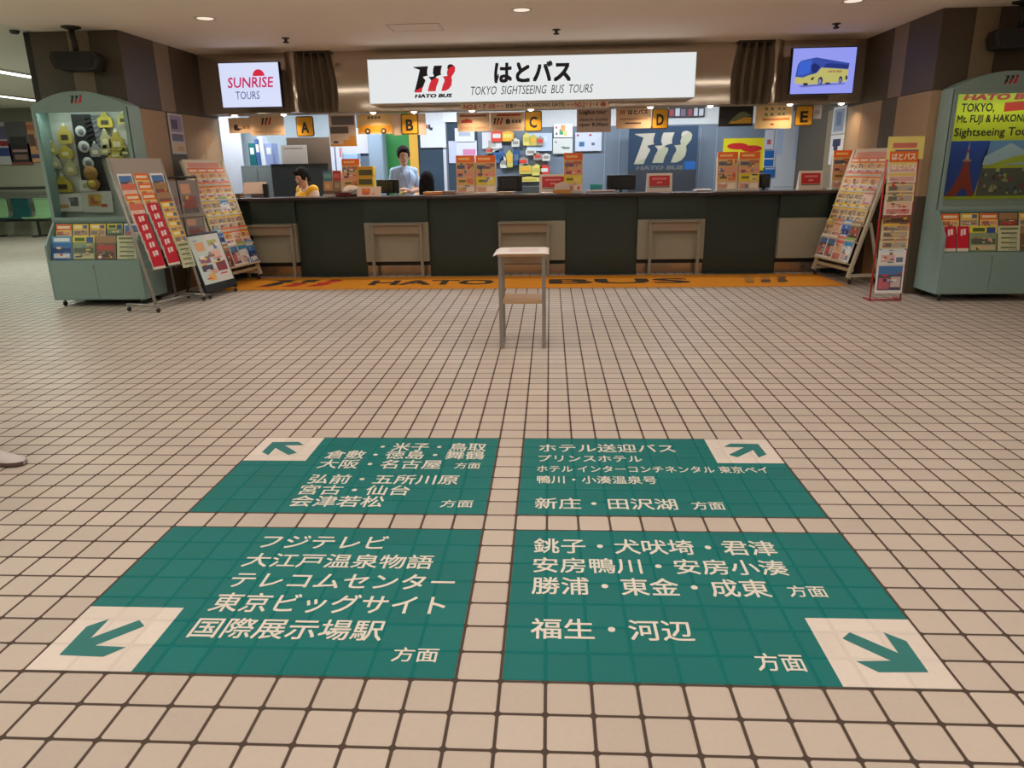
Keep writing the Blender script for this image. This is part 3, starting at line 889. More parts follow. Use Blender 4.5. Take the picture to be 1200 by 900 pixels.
def brochure(fr, u, v, d, w, h, kind, label, group, t=0.006, extra=None, name='brochure', cat='brochure'):
    f = Fr(fr.p(u, v, d), fr.x, fr.y)
    mb = MB()
    pr = cover(kind, random)
    if kind not in ('red', 'cream', 'hato'):
        pr = pr + specks(10, .04, .70, label)
    mb.sheet(f, w, h, t, M(STOCK[kind], 0.42), pr)
    if extra: extra(mb, f, w, h)
    return tag(mb.build(name), label, cat, group)
ORD = ['first', 'second', 'third', 'fourth', 'fifth', 'sixth', 'seventh', 'eighth', 'ninth', 'tenth', 'eleventh', 'twelfth']

def caster(mb, p, m=None, r=0.028):
    x, y, z = p
    mb.lathe((x, y, z + r), [(0.004, -0.013), (r * .8, -0.013), (r, -0.008), (r, 0.008), (r * .8, 0.013), (0.004, 0.013)], m or M((36, 34, 34), 0.6), 14, 'x')
    mb.box((x - 0.006, y - 0.012, z + r), (x + 0.006, y + 0.012, z + 2 * r + 0.012), SILVER)

# ------------------------------------------------------------------ glass display cabinets
def glass_material():
    m = bpy.data.materials.new('clear_glass')
    m.use_nodes = True
    nt = m.node_tree
    nt.nodes.remove(nt.nodes['Principled BSDF'])
    out = nt.nodes['Material Output']
    tr = nt.nodes.new('ShaderNodeBsdfTransparent'); gl = nt.nodes.new('ShaderNodeBsdfGlossy')
    tr.inputs[0].default_value = (0.94, 0.97, 0.95, 1)
    gl.inputs['Roughness'].default_value = 0.02
    fz = nt.nodes.new('ShaderNodeFresnel'); fz.inputs[0].default_value = 1.5
    mx = nt.nodes.new('ShaderNodeMixShader')
    nt.links.new(fz.outputs[0], mx.inputs[0]); nt.links.new(tr.outputs[0], mx.inputs[1]); nt.links.new(gl.outputs[0], mx.inputs[2])
    nt.links.new(mx.outputs[0], out.inputs[0])
    return m
GLASS = glass_material()
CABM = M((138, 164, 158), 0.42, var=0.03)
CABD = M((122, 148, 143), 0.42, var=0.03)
TEAL = M((28, 110, 112), 0.5)
def cabinet(xa, xb, label):
    yf, yb, yu = 5.72, 6.185, 5.93
    t = thing('display_cabinet', label, 'cabinet', ((xa + xb) / 2, (yf + yb) / 2, 0), 'pale green display cabinets')
    s = 0.02
    for x in (xa, xb - s):
        mb = MB()
        f = Fr((x, 0, 0), (0, 1, 0), (0, 0, 1))
        mb.prism(f, [(yf, .075), (yb, .075), (yb, 2.0), (yu, 2.0), (yu, .88), (yf, .64)], 0, s, CABM); mb.build('side_panel', t)
    xm = (xa + xb) / 2
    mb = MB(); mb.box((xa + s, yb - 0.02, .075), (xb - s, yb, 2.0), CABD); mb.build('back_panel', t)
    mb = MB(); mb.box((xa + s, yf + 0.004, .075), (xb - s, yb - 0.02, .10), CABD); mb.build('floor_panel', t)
    for a, b in ((xa + s, xm - 0.002), (xm + 0.002, xb - s)):
        mb = MB(); mb.box((a, yf + 0.002, .085), (b, yf + 0.02, .455), CABM, 0.003); o = mb.build('door', t)
        kb = MB(); kx = xm - 0.03 if a < xm - 0.1 else xm + 0.03
        if a < xm - 0.1:
            kb.lathe((kx + 0.01, yf + 0.002, .425), [(0.012, 0.0), (0.012, -0.006), (0.002, -0.008)], SILVER, 12, 'y'); k = kb.build('lock', o)
        else:
            kb.bm.free()
    mb = MB(); mb.box((xa + s, yf + 0.005, .455), (xb - s, yf + 0.02, .49), CABM); mb.build('tray_lip', t)
    mb = MB(); f = Fr((xa + s, yf + 0.10, .46), (1, 0, 0), (0, 0.11, 0.4)); mb.fbox(f, 0, 0, -0.012, xb - xa - 2 * s, 0.41, 0, TEAL); mb.build('tray_back', t)
    mb = MB(); mb.box((xa + s, yu + 0.0, .86), (xb - s, yb - 0.02, .90), CABM); mb.build('case_floor', t)
    mb = MB(); mb.box((xa + s, yb - 0.035, .90), (xb - s, yb - 0.021, 1.97), M((214, 216, 208), 0.6)); mb.build('case_backing', t)
    # frame round the glass
    mb = MB()
    for a, b in (((xa, .88), (xa + .035, 2.0)), ((xb - .035, .88), (xb, 2.0)), ((xa + .035, .88), (xb - .035, .915)), ((xa + .035, 1.955), (xb - .035, 2.0))):
        mb.box((a[0], yu - 0.012, a[1]), (b[0], yu + 0.02, b[1]), CABM, 0.002)
    mb.build('glass_frame', t)
    mb = MB(); mb.box((xa + .035, yu + 0.001, .915), (xb - .035, yu + 0.005, 1.955), GLASS); mb.build('glass_pane', t)
    mb = MB(); mb.box((xa + .06, yu + .03, 1.965), (xb - .06, yu + .07, 1.985), M((240, 250, 244), emit=4.0)); mb.build('case_lamp', t)
    area(t, (xm, yu + .05, 1.962), xb - xa - .14, P_CASE, (0.92, 1.0, 0.94), 'RECTANGLE', .035, rot=(math.radians(-25), 0, 0))
    # arched header
    n = 16; w = xb - xa
    mb = MB(); f = Fr((xa, yu - 0.014, 2.0), (1, 0, 0), (0, 0, 1))
    mb.prism(f, [(0, 0), (w, 0)] + [(w - w * i / n, 0.012 + 0.14 * (1 - (1 - 2 * i / n) ** 2)) for i in range(n + 1)], -(yb - yu + .0), 0, CABM); mb.build('arched_header', t)
    mb = MB(); emblem(mb, f, (w / 2 - 0.065, 0.035, w / 2 + 0.065, 0.115), INK, RED); mb.build('emblem', t)
    for x in (xa + 0.07, xb - 0.07):
        for y in (yf + 0.06, yb - 0.06):
            mb = MB(); caster(mb, (x, y, 0.001), r=0.026); mb.build('caster', t)
    return xa, xb
LA, LB = -4.99, -4.0
cabinet(LA, LB, 'pale green glass display cabinet of goods before the left pillar')
RA, RB = 4.10, 5.09
cabinet(RA, RB, 'pale green glass display cabinet with the yellow tour poster')
def tray(xa, xb, side, back, frontk):
    wid = (xb - xa - 0.06) / len(back)
    bk = Fr((xa + 0.03, 5.862, 0.655), (1, 0, 0), (0, 0.25, 0.95))
    ft = Fr((xa + 0.03, 5.752, 0.495), (1, 0, 0), (0, 0.25, 0.95))
    for i, k in enumerate(back):
        brochure(bk, i * wid + 0.008, 0, 0, wid - 0.016, 0.20, k, '%s brochure, %s from left in rear row of %s cabinet tray' % (CNAME[k], ORD[i], side), 'brochures in the cabinet trays')
    u = 0
    tot = sum(w for k, w in frontk); W_ = xb - xa - 0.06
    for i, (k, w) in enumerate(frontk):
        w = w / tot * W_
        brochure(ft, u + 0.006, 0, 0, w - 0.012, 0.245, k, '%s brochure, %s from left in front row of %s cabinet tray' % (CNAME[k], ORD[i], side), 'brochures in the cabinet trays')
        u += w
tray(LA, LB, 'left', ['orange', 'yellow', 'yellow', 'green', 'photo'], [('blue', 1), ('green', 1.1), ('brown', 1), ('cream', 1)])
tray(RA, RB, 'right', ['orange', 'yellow', 'orange', 'brown', 'yellow'], [('red', .55), ('red', .55), ('green', 1.2), ('cream', 1), ('brown', .9)])
# goods behind the left glass
yb = 6.145
f = front(0, 0, yb - 0.03)
def cl(px, py): 
    v = at(px, py, yb - 0.03); return v.x, v.z
t = thing('badge_strip', 'black hanging strip with three round white badges in left cabinet', 'badge strip', (cl(120, 190)[0], yb - 0.03, 0.92))
q = [cl(83, 134), cl(106, 134), cl(119, 190), cl(133, 235), cl(119, 240), cl(96, 211)]
mb = MB(); mb.prism(f, q, 0, 0.006, M((30, 30, 36), 0.5)); mb.build('strip', t)
for px, py, r in ((95, 154, .055), (99, 172, .06), (104, 191, .06)):
    x, z = cl(px, py)
    mb = MB(); mb.lathe((x, yb - 0.036, z), [(r, 0), (r, -0.008), (r * .86, -0.012), (0.001, -0.013)], M((206, 208, 206), 0.3), 18, 'y'); o = mb.build('badge', t)
    mb = MB(); mb.lathe((x + 0.01, yb - 0.049, z - 0.005), [(r * .55, 0), (r * .5, -0.003), (0.001, -0.004)], M((120, 122, 126), 0.4), 14, 'y'); mb.build('badge_face', o)
t = thing('striped_panel', 'grey diagonally striped panel beside the badge strip', 'panel', (cl(115, 155)[0], yb - 0.03, 1.5))
mb = MB(); x0, z0 = cl(107, 186); x1, z1 = cl(121, 135)
mb.box((x0, yb - 0.034, z0), (x1, yb - 0.03, z1), M((96, 98, 106), 0.5)); mb.build('panel', t)
mb = MB()
for i in range(9):
    zz = z0 + (z1 - z0) * i / 9
    mb.poly(f, [(x0 + .004, zz), (x1 - .004, min(z1, zz + 0.07)), (x1 - .004, min(z1, zz + 0.085)), (x0 + .004, zz + 0.015)], 0.006, M((140, 142, 148), 0.5))
mb.build('stripes', t)
def pouch(px, py, w, h, colr, lab, dark=False):
    w *= 1.15; h *= 1.1; colr = tuple(int(v * .9) for v in colr)
    x, z = cl(px, py)
    t = thing('gift_pouch', lab, 'packet', (x, yb - 0.04, z - h / 2), 'hanging goods in the left cabinet')
    mb = MB()
    ff = front(x - w / 2, z - h / 2, yb - 0.045)
    n = 8
    pts = [(0.08 * w, 0), (.92 * w, 0), (w, .1 * h), (w * .97, .62 * h), (.7 * w, .8 * h), (.66 * w, h), (.34 * w, h), (.3 * w, .8 * h), (.03 * w, .62 * h), (0, .1 * h)]
    mb.prism(ff, pts, -0.01, 0.012, M(colr, 0.45)); mb.build('pouch', t)
    mb = MB(); mb.prism(ff, [(.25 * w, .2 * h), (.75 * w, .2 * h), (.75 * w, .5 * h), (.25 * w, .5 * h)], 0.012, 0.015, M((70, 62, 50) if dark else (236, 226, 180), 0.5)); mb.build('printed_tag', t)
    mb = MB(); mb.prism(ff, [(.4 * w, h), (.6 * w, h), (.58 * w, 1.18 * h), (.42 * w, 1.18 * h)], -0.002, 0.002, M((220, 222, 214), 0.4)); mb.build('hang_loop', t)
YP = (222, 200, 84)
for px, py, w, h, c, lab, dk in (
        (52, 152, .08, .10, (206, 204, 180), 'pale small packet at top left corner behind the left glass', False),
        (77, 158, .13, .16, (218, 196, 96), 'yellow packet with dark tag left of top badge', True),
        (62, 174, .11, .11, (216, 204, 128), 'pale yellow packet on the far left edge of goods', False),
        (78, 178, .12, .12, (222, 196, 70), 'yellow packet left of middle badge', False),
        (66, 190, .10, .12, (208, 208, 182), 'pale packet above the lowest yellow pouch', False),
        (84, 196, .10, .14, (214, 206, 150), 'cream packet beside the lowest badge', False),
        (75, 216, .17, .15, (226, 204, 76), 'large yellow pouch low at left of the goods', True),
        (124, 141, .14, .13, (220, 200, 80), 'yellow packet top row right of the striped panel', True),
        (145, 139, .10, .10, (206, 196, 110), 'yellow packet at the top right corner of goods', True),
        (125, 163, .10, .17, (214, 208, 160), 'cream packet below the top yellow one at right', False),
        (138, 166, .14, .17, (216, 192, 90), 'tall yellow packet on the right side of goods', False),
        (148, 178, .10, .07, (150, 146, 84), 'olive flat packet on the right edge of goods', False),
        (113, 176, .10, .12, (176, 178, 180), 'grey round-topped packet right of the middle badge', False),
        (137, 181, .14, .07, (224, 204, 84), 'small yellow packet low on the right side of goods', False),
        (125, 176, .10, .09, (206, 198, 140), 'cream packet between grey packet and tall yellow one', False)):
    pouch(px, py, w, h, c, lab, dk)
# plain brown soft bag low on the black strip
x, z = cl(110, 203)
t = thing('plush_pouch', 'tan fluffy round pouch low on the black badge strip', 'pouch', (x, yb - 0.07, z - 0.08))
FUR = M((176, 132, 74), 0.9, var=0.12, scale=40)
mb = MB(); mb.ball((x, yb - 0.085, z), 0.075, FUR, 16, (1, .55, 1.0)); mb.build('upper_bag', t)
mb = MB(); mb.ball((x + 0.01, yb - 0.085, z - 0.11), 0.07, FUR, 16, (1, .55, .9)); mb.build('lower_bag', t)
mb = MB(); mb.ball((x + 0.01, yb - 0.115, z - 0.105), 0.045, M((222, 196, 90), 0.7), 14, (1, .4, .8)); mb.build('pocket', t)
def card(px0, py0, px1, py1, lab, prints):
    y = 6.06
    a, b, c, d = rect(px0, py0, px1, py1, y)
    c = max(c, .902)
    ff = Fr((a, y, c), (1, 0, 0), (0, 0.12, 1))
    mb = MB(); mb.sheet(ff, b - a, d - c, 0.004, WHITE, prints)
    tag(mb.build('price_card'), lab, 'card', 'white cards in the left cabinet')
card(64, 227, 96, 248, 'white card with small orange print at the cabinet glass foot', [(.1, .2, .5, .4, (214, 170, 110)), (.55, .3, .85, .8, (90, 90, 100)), (.5, .6, .7, .8, (130, 130, 140))])
card(96, 224, 131, 249, 'white card with round yellow and red picture in left cabinet', [(.2, .3, .62, .85, (208, 150, 56)), (.28, .4, .5, .7, (196, 92, 40)), (.4, .55, .66, .8, (222, 190, 70)), (.62, .25, .82, .4, (190, 60, 50))])
card(93, 211, 112, 224, 'small cream card above the round picture card', [(.2, .3, .5, .7, (170, 180, 120)), (.55, .3, .8, .6, (70, 70, 66))])
# the yellow tour poster behind the right glass
yp = 6.13
xa, xb, z0, z1 = at(1114, 170, yp).x, RB - 0.022, at(1175, 233, yp).z, at(1175, 105, yp).z
t = thing('tour_poster', 'yellow tour poster with red tower photo behind the right cabinet glass', 'poster', ((xa + xb) / 2, yp, z0))
w, h = xb - xa, z1 - z0
ff = front(xa, z0, yp)
YEL = (214, 214, 50)
mb = MB(); mb.sheet(ff, w, h, 0.006, M(YEL, 0.4), []); mb.build('sheet', t)
mb = MB()
zr = 0.545
mb.poly(ff, [(0, 0.03 * h), (.36 * w, .03 * h), (.46 * w, zr * h), (0.0, zr * h)], 0.0006, M((40, 78, 170), 0.4))
mb.poly(ff, [(.38 * w, .32 * h), (w, .32 * h), (w, zr * h), (.46 * w, zr * h)], 0.0006, M((120, 160, 206), 0.4))
mb.poly(ff, [(.42 * w, .40 * h), (.7 * w, .52 * h), (w, .40 * h), (w, .32 * h), (.40 * w, .32 * h)], 0.0009, M((196, 212, 226), 0.4))
mb.poly(ff, [(.41 * w, .30 * h), (w, .36 * h), (w, .44 * h), (.7 * w, .38 * h)], 0.0012, M((204, 206, 60), 0.4))
mb.poly(ff, [(.38 * w, .03 * h), (w, .03 * h), (w, .29 * h), (.40 * w, .29 * h)], 0.0006, M((110, 106, 96), 0.4))
rr = random.Random(3)
for i in range(46):
    u, v = .40 + rr.random() * .56, .04 + rr.random() * .22
    s = .015 + rr.random() * .03
    mb.poly(ff, [(u * w, v * h), ((u + s) * w, v * h), ((u + s) * w, (v + s) * h), (u * w, (v + s) * h)], 0.0009 + i * 0.00001, M(rr.choice([(170, 70, 66), (196, 180, 150), (70, 70, 80), (206, 206, 90), (90, 110, 130)]), 0.4))
mb.build('photographs', t)
TR = M((176, 62, 44), 0.4)
mb = MB()
tw = [(.02, .03), (.10, .13), (.155, .24), (.185, .33), (.19, .355), (.245, .355), (.25, .33), (.275, .24), (.315, .13), (.36, .03), (.29, .03), (.25, .10), (.20, .10), (.14, .03)]
mb.poly(ff, [(u * w, v * h) for u, v in tw], 0.0016, TR)
mb.poly(ff, [(.165 * w, .355 * h), (.27 * w, .355 * h), (.262 * w, .375 * h), (.173 * w, .375 * h)], 0.0018, M((190, 140, 120), 0.4))
mb.poly(ff, [(.195 * w, .375 * h), (.24 * w, .375 * h), (.226 * w, .44 * h), (.21 * w, .44 * h)], 0.0018, M((206, 190, 170), 0.4))
mb.poly(ff, [(.200 * w, .44 * h), (.236 * w, .44 * h), (.232 * w, .465 * h), (.204 * w, .465 * h)], 0.0018, TR)
mb.poly(ff, [(.213 * w, .465 * h), (.223 * w, .465 * h), (.219 * w, .54 * h), (.217 * w, .54 * h)], 0.0018, M((220, 210, 200), 0.4))
mb.build('tower_picture', t)
mb = MB()
write(mb, 'HATO BUS', ff, (.07 * w, .91 * h, .98 * w, .965 * h), M((200, 44, 40), 0.4), bold=0.05, slant=.15)
write(mb, 'TOKYO,', ff, (.06 * w, .795 * h, .44 * w, .885 * h), INK, bold=0.02)
write(mb, 'Mt. FUJI & HAKONE', ff, (.03 * w, .69 * h, .83 * w, .78 * h), INK, bold=0.02)
write(mb, 'Sightseeing Tours', ff, (.02 * w, .565 * h, .96 * w, .665 * h), INK, bold=0.015)
mb.poly(ff, [(.55 * w, .805 * h), (.97 * w, .825 * h), (.97 * w, .905 * h), (.55 * w, .885 * h)], 0.0008, M((206, 60, 48), 0.4))
mb.build('lettering', t)

# ------------------------------------------------------------------ racks
def rack_frame(n0, f0, lean, H, sgn):
    """board frame; sgn=+1 faces +X (x runs near to far), -1 faces -X (x runs far to near)"""
    n0 = Vector((n0[0], n0[1], 0)); f0 = Vector((f0[0], f0[1], 0))
    u = (f0 - n0).normalized()
    wv = Vector((-u.y, u.x, 0)) * sgn           # toward the wall behind
    y = Vector((0, 0, H)) + wv * lean
    if sgn > 0:
        fr = Fr(n0, u, y)
    else:
        fr = Fr(f0, -u, y)
    return fr, (f0 - n0).length, y.length, wv, n0, f0

def big_rack(n0, f0, sgn, where, rows, stand_z=0.0):
    fr, Wd, Ln, wv, n0, f0 = rack_frame(n0, f0, 0.38, 1.5, sgn)
    t = thing('brochure_rack', 'cream leaning rack of orange and yellow brochures ' + where[0], 'rack', tuple((n0 + f0) / 2), 'cream brochure racks')
    z0 = stand_z
    up = fr.y
    for e in (n0, f0):
        mb = MB(); mb.bar(e + Vector((0, 0, 0.08)), e + up * (Ln - .02), 0.045, 0.03, CREAMBAR, up=wv); mb.build('side_rail', t)
        back = e + wv * 0.36
        mb = MB(); mb.bar(e + Vector((0, 0, .105)), back + Vector((0, 0, .105)), 0.03, 0.035, CREAMBAR); mb.build('foot_bar', t)
        mb = MB(); mb.bar(e + up * 0.72 - fr.n * .02, back + Vector((0, 0, .12)), 0.02, 0.03, CREAMBAR, up=wv); mb.build('strut', t)
        mb = MB(); caster(mb, tuple(e + Vector((0, 0, z0 + .001)) + wv * 0.03), r=.028); mb.build('caster', t)
        mb = MB(); caster(mb, tuple(back + Vector((0, 0, z0 + .001)) - wv * .02), r=.028); mb.build('caster', t)
    mb = MB(); mb.bar(n0 + up * .17 - fr.n * .01, f0 + up * .17 - fr.n * .01, 0.03, 0.035, CREAMBAR); mb.build('cross_bar', t)
    mb = MB(); mb.fbox(fr, 0.02, 0.20, -0.022, Wd - 0.02, Ln - .02, -0.012, M((60, 54, 48), 0.6)); mb.build('back_board', t)
    mb = MB(); mb.fbox(fr, 0.02, Ln - .125, -0.012, Wd - 0.02, Ln - .005, 0.004, M((226, 208, 184), 0.5))
    mb.poly(fr, [(.08, Ln - .10), (Wd - .08, Ln - .10), (Wd - .08, Ln - .045), (.08, Ln - .045)], 0.0045, M((226, 150, 128), 0.5)); mb.build('header_board', t)
    v = 0.235
    for r, (hh, ks) in enumerate(reversed(rows)):
        mb = MB(); dz = 0.075 - 0.011 * r
        mb.fbox(fr, 0.02, v - 0.014, -0.012, Wd - 0.02, v - 0.002, dz + 0.015, CREAMBAR)
        mb.fbox(fr, 0.02, v - 0.002, dz + 0.011, Wd - 0.02, v + 0.008, dz + 0.015, CREAMBAR); mb.build('shelf', t)
        w = (Wd - 0.06) / len(ks)
        for i, k in enumerate(ks):
            rowname = ['bottom', 'second lowest', 'third lowest', 'fourth lowest', 'second highest', 'topmost'][r]
            brochure(fr, 0.03 + i * w + 0.003, v, dz, w - 0.006, hh + .035, k, '%s brochure, %s from left in %s tier of %s rack' % (CNAME[k], ORD[i], rowname, where[1]), 'brochures on the %s rack' % where[1], t=0.02)
        v += hh
O, Y_, P_, K_, S_, PH = 'orange', 'yellow', 'pink', 'brown', 'sky', 'photo'
big_rack((-3.60, 6.80), (-3.47, 7.56), 1, ('beside the counter left end', 'left cream'), [
    (.17, [O, O, O, O]), (.185, [O, O, O, O]), (.185, [Y_, Y_, S_, Y_]), (.19, [Y_, Y_, Y_, Y_]), (.19, ['blue', O, P_, O]), (.25, [K_, PH, S_, 'blue'])], 0.008)
big_rack((3.66, 6.82), (3.54, 7.60), -1, ('beside the counter right end', 'right cream'), [
    (.17, [O, O, O, O]), (.185, [O, O, O, O]), (.185, [Y_, Y_, Y_, P_]), (.19, [Y_, Y_, Y_, Y_]), (.19, [Y_, P_, 'blue', K_]), (.25, [PH, PH, P_, S_])], 0.008)

# grey tube rack with crimson leaflets
fr, Wd, Ln, wv, n0, f0 = rack_frame((-3.70, 5.38), (-3.545, 6.06), 0.30, 1.5, 1)
t = thing('leaflet_rack', 'grey tube rack on casters holding crimson leaflets beside left cabinet', 'rack', tuple((n0 + f0) / 2))
for e in (n0, f0):
    mb = MB(); mb.tube([e + Vector((0, 0, .07)), e + fr.y * Ln], 0.016, SILVER, 10); mb.build('upright', t)
    mb = MB(); mb.tube([e + Vector((0, 0, .07)) - wv * .03, e + wv * .36 + Vector((0, 0, .07))], 0.015, SILVER, 10); mb.build('foot_bar', t)
    for q in (e - wv * 0.015, e + wv * .34):
        mb = MB(); caster(mb, (q.x, q.y, 0.001), r=.024); mb.build('caster', t)
mb = MB(); mb.tube([n0 + wv * .1 + Vector((0, 0, .075)), f0 + wv * .1 + Vector((0, 0, .075))], 0.014, SILVER, 10); mb.build('cross_bar', t)
mb = MB(); mb.fbox(fr, 0.0, Ln - .18, -0.004, Wd, Ln - .005, 0.010, M((168, 158, 148), 0.5)); mb.build('header_board', t)
mb = MB()
for i in range(4):
    u = 0.02 + i * (Wd - .04) / 3
    mb.tube([fr.p(u, .40, -0.006), fr.p(u, Ln - .18, -0.006)], 0.004, SILVER, 6)
for i in range(9):
    mb.tube([fr.p(0, .42 + i * .105, -0.010), fr.p(Wd, .42 + i * .105, -0.010)], 0.004, SILVER, 6)
mb.build('wire_grid', t)
colsr = [(['photo', 'pink', 'orange', 'pink'], ['red'] * 5, .035), (['orange', 'orange', 'orange'], ['red'] * 6, .255), (['photo', 'brown', 'brown', 'yellow', 'yellow', 'yellow', 'yellow'], ['cream'], .475)]
for ci, (upk, dn, u) in enumerate(colsr):
    ks = upk + dn
    v = Ln - .36
    for i, k in enumerate(ks):
        hh = .205
        step = .10
        last = 'cream' == k
        w = .185
        if last: hh = .27
        if k == 'red': step = .088; w = .165
        lab = '%s leaflet, %s down the %s column of grey tube rack' % (CNAME[k], ORD[i], ('left', 'middle', 'right')[ci])
        brochure(fr, u + (0.0 if k != 'red' else .012), v - (0.09 if last else 0), 0.012 + i * 0.009, w, hh, k, lab, 'leaflets on the grey tube rack', t=0.012)
        v -= step
# wire poster rack behind it
fr, Wd, Ln, wv, n0, f0 = rack_frame((-3.93, 6.23), (-3.68, 6.70), 0.10, 1.30, 1)
t = thing('wire_rack', 'dark wire rack holding four narrow posters between the left racks', 'rack', tuple((n0 + f0) / 2))
mb = MB(); mb.tube([n0 + fr.y * (Ln), f0 + fr.y * (Ln)], 0.013, M((50, 46, 44), 0.4), 8); mb.build('top_bar', t)
for e in (n0, f0):
    mb = MB(); mb.tube([e + Vector((0, 0, .002)), e + fr.y * Ln], 0.011, SILVER, 8); mb.build('upright', t)
for v in (.60, .88):
    mb = MB(); mb.fbox(fr, 0, v - .01, -0.002, Wd, v, 0.03, SILVER); mb.fbox(fr, 0, v, 0.026, Wd, v + .03, 0.03, SILVER); mb.build('shelf', t)
for j, (v, hh) in enumerate(((.885, .385), (.605, .27))):
    for i in range(2):
        brochure(fr, .02 + i * (Wd / 2 - .01), v, 0.012, Wd / 2 - .03, hh, 'grey', 'narrow grey poster sheet, %s %s pocket of the dark wire rack' % (('upper', 'lower')[j], ('left', 'right')[i]), 'posters in the wire rack',
                 extra=lambda mb, f, w, h: mb.poly(f, [(.15 * w, .2 * h), (.8 * w, .2 * h), (.8 * w, .45 * h), (.15 * w, .45 * h)], 0.004, M((150, 96, 92), 0.5)), name='poster_sheet', cat='poster')
# black board with a poster, on casters
fr, Wd, Ln, wv, n0, f0 = rack_frame((-3.50, 6.12), (-3.40, 6.70), 0.2, 0.70, 1)
t = thing('poster_board', 'low black leaning poster board on casters before the left racks', 'board', tuple((n0 + f0) / 2))
mb = MB(); mb.fbox(fr, 0, .07, -0.03, Wd, Ln, 0, BLACK, 0.004); mb.build('board', t)
mb = MB(); mb.sheet(Fr(fr.p(.02, .16, .001), fr.x, fr.y), Wd - .04, Ln - .185, 0.001, M((206, 214, 208), 0.4), [
    (0, 0, .5, 1, (206, 220, 212)), (.5, 0, 1, 1, (222, 220, 214)), (.14, .68, .42, .86, (236, 170, 110)), (.12, .42, .46, .56, (150, 96, 120)), (.1, .26, .46, .38, (70, 66, 80)), (.22, .06, .44, .2, (240, 180, 90)),
    (.56, .76, .86, .88, (190, 190, 110)), (.58, .5, .86, .66, (236, 190, 170)), (.58, .22, .92, .42, (150, 60, 70))] + specks(22, .04, .94, 4)); mb.build('poster', t)
for e in (n0, f0):
    s_ = 1 if e is n0 else -1
    mb = MB(); mb.bar(e + wv * .30 + fr.x * .05 * s_ + Vector((0, 0, .07)), e + fr.y * .55 - fr.n * .035 + fr.x * .05 * s_, 0.02, 0.02, BLACK); mb.build('strut', t)
    mb = MB(); mb.bar(e + Vector((0, 0, .07)) + fr.x * .05 * s_, e + wv * .32 + Vector((0, 0, .07)) + fr.x * .05 * s_, 0.025, 0.02, BLACK); mb.build('foot_bar', t)
    for q in (e + wv * .02 + fr.x * .05 * s_, e + wv * .30 + fr.x * .05 * s_):
        mb = MB(); caster(mb, (q.x, q.y, 0.001), r=.022); mb.build('caster', t)

# tall narrow red rack
REDW = M((188, 34, 40), 0.4)
x0, x1, yr = 3.50, 3.80, 5.80
t = thing('leaflet_rack', 'tall narrow red wire rack with a yellow header board', 'rack', ((x0 + x1) / 2, yr, 0))
for x in (x0, x1):
    mb = MB(); mb.tube([(x, yr, 0.009), (x, yr + .02, 1.38)], 0.008, REDW, 8); mb.build('upright', t)
    mb = MB(); mb.tube([(x, yr - .01, 0.009), (x, yr + .16, 0.009)], 0.008, REDW, 8); mb.build('foot_bar', t)
mb = MB(); mb.tube([(x0, yr, .012), (x1, yr, .012)], 0.008, REDW, 8)
for z in (.16, .44, .63, .82, 1.0, 1.18, 1.36):
    mb.tube([(x0, yr + .02, z), (x1, yr + .02, z)], 0.005, REDW, 6)
mb.build('cross_wires', t)
mb = MB(); f = Fr((x0 - .005, yr + .012, 1.37), (1, 0, 0), (0, .05, 1)); mb.sheet(f, x1 - x0 + .04, .21, 0.006, M((238, 222, 130), 0.45), [(.14, .5, .8, .72, (214, 120, 110)), (.22, .32, .86, .42, (110, 100, 130))]); mb.build('header_board', t)
def hato(mb, f, w, h):
    write(mb, 'はとバス', f, (.08 * w, .60 * h, .92 * w, .92 * h), M((250, 232, 210), 0.4), 0.004, bold=0.04)
zz = [(1.275, 'hato', .20), (1.185, 'hato', .20), (1.095, 'yellow', .18), (1.0, 'yellow', .18), (.88, 'pink', .19), (.80, 'brown', .16), (.655, 'yellow', .18), (.555, 'yellow', .18), (.40, 'sky', .24), (.115, 'photo', .30)]
for i, (z, k, hh) in enumerate(zz):
    f = Fr((x0 + .015 + .004 * (i % 2), yr - .012 - .004 * i, z - .03), (1, 0, 0), (0, .06, 1))
    brochure(f, 0, 0, 0, .265, hh, k, '%s leaflet, %s from top in the tall red wire rack' % (CNAME[k], ORD[i]), 'leaflets in the red wire rack', t=.01, extra=hato if i < 2 else None)
#@@PART4
# ------------------------------------------------------------------ wall posters
def flat_on_wall(xw, sgn, y0, y1, z0, z1, label, base, prints, extra=None, name='poster', t=0.008):
    f = Fr((xw, y0 if sgn > 0 else y1, z0), (0, sgn, 0), (0, 0, 1))
    mb = MB(); mb.sheet(f, y1 - y0, z1 - z0, t, base, prints)
    bmesh.ops.translate(mb.bm, verts=mb.bm.verts[:], vec=f.n * (t + .001))
    if extra: extra(mb, f, y1 - y0, z1 - z0)
    return tag(mb.build(name), label, 'poster')
flat_on_wall(XL, 1, 6.98, 7.31, 1.56, 2.01, 'narrow framed poster on the left stone wall under the joint', M((204, 198, 200), 0.4), [(.08, .55, .92, .95, (150, 140, 176)), (.15, .62, .6, .85, (84, 76, 110)), (.08, .32, .92, .5, (108, 104, 130)), (.08, .05, .92, .28, (222, 190, 150)), (.4, .08, .9, .2, (206, 160, 110))])
flat_on_wall(XR, -1, 8.33, 8.78, 1.70, 2.04, 'upper pale poster with grey picture at the right office wall', M((214, 214, 214), 0.4), [(.12, .1, .88, .9, (150, 160, 176)), (.3, .3, .7, .8, (110, 124, 150))])
flat_on_wall(XR, -1, 8.33, 8.78, 1.32, 1.69, 'lower white poster with dark blue mark at the right office wall', M((226, 224, 224), 0.4), [(.3, .2, .62, .86, (36, 46, 84)), (.2, .62, .8, .86, (36, 46, 84)), (.62, .3, .78, .46, (206, 60, 60))])
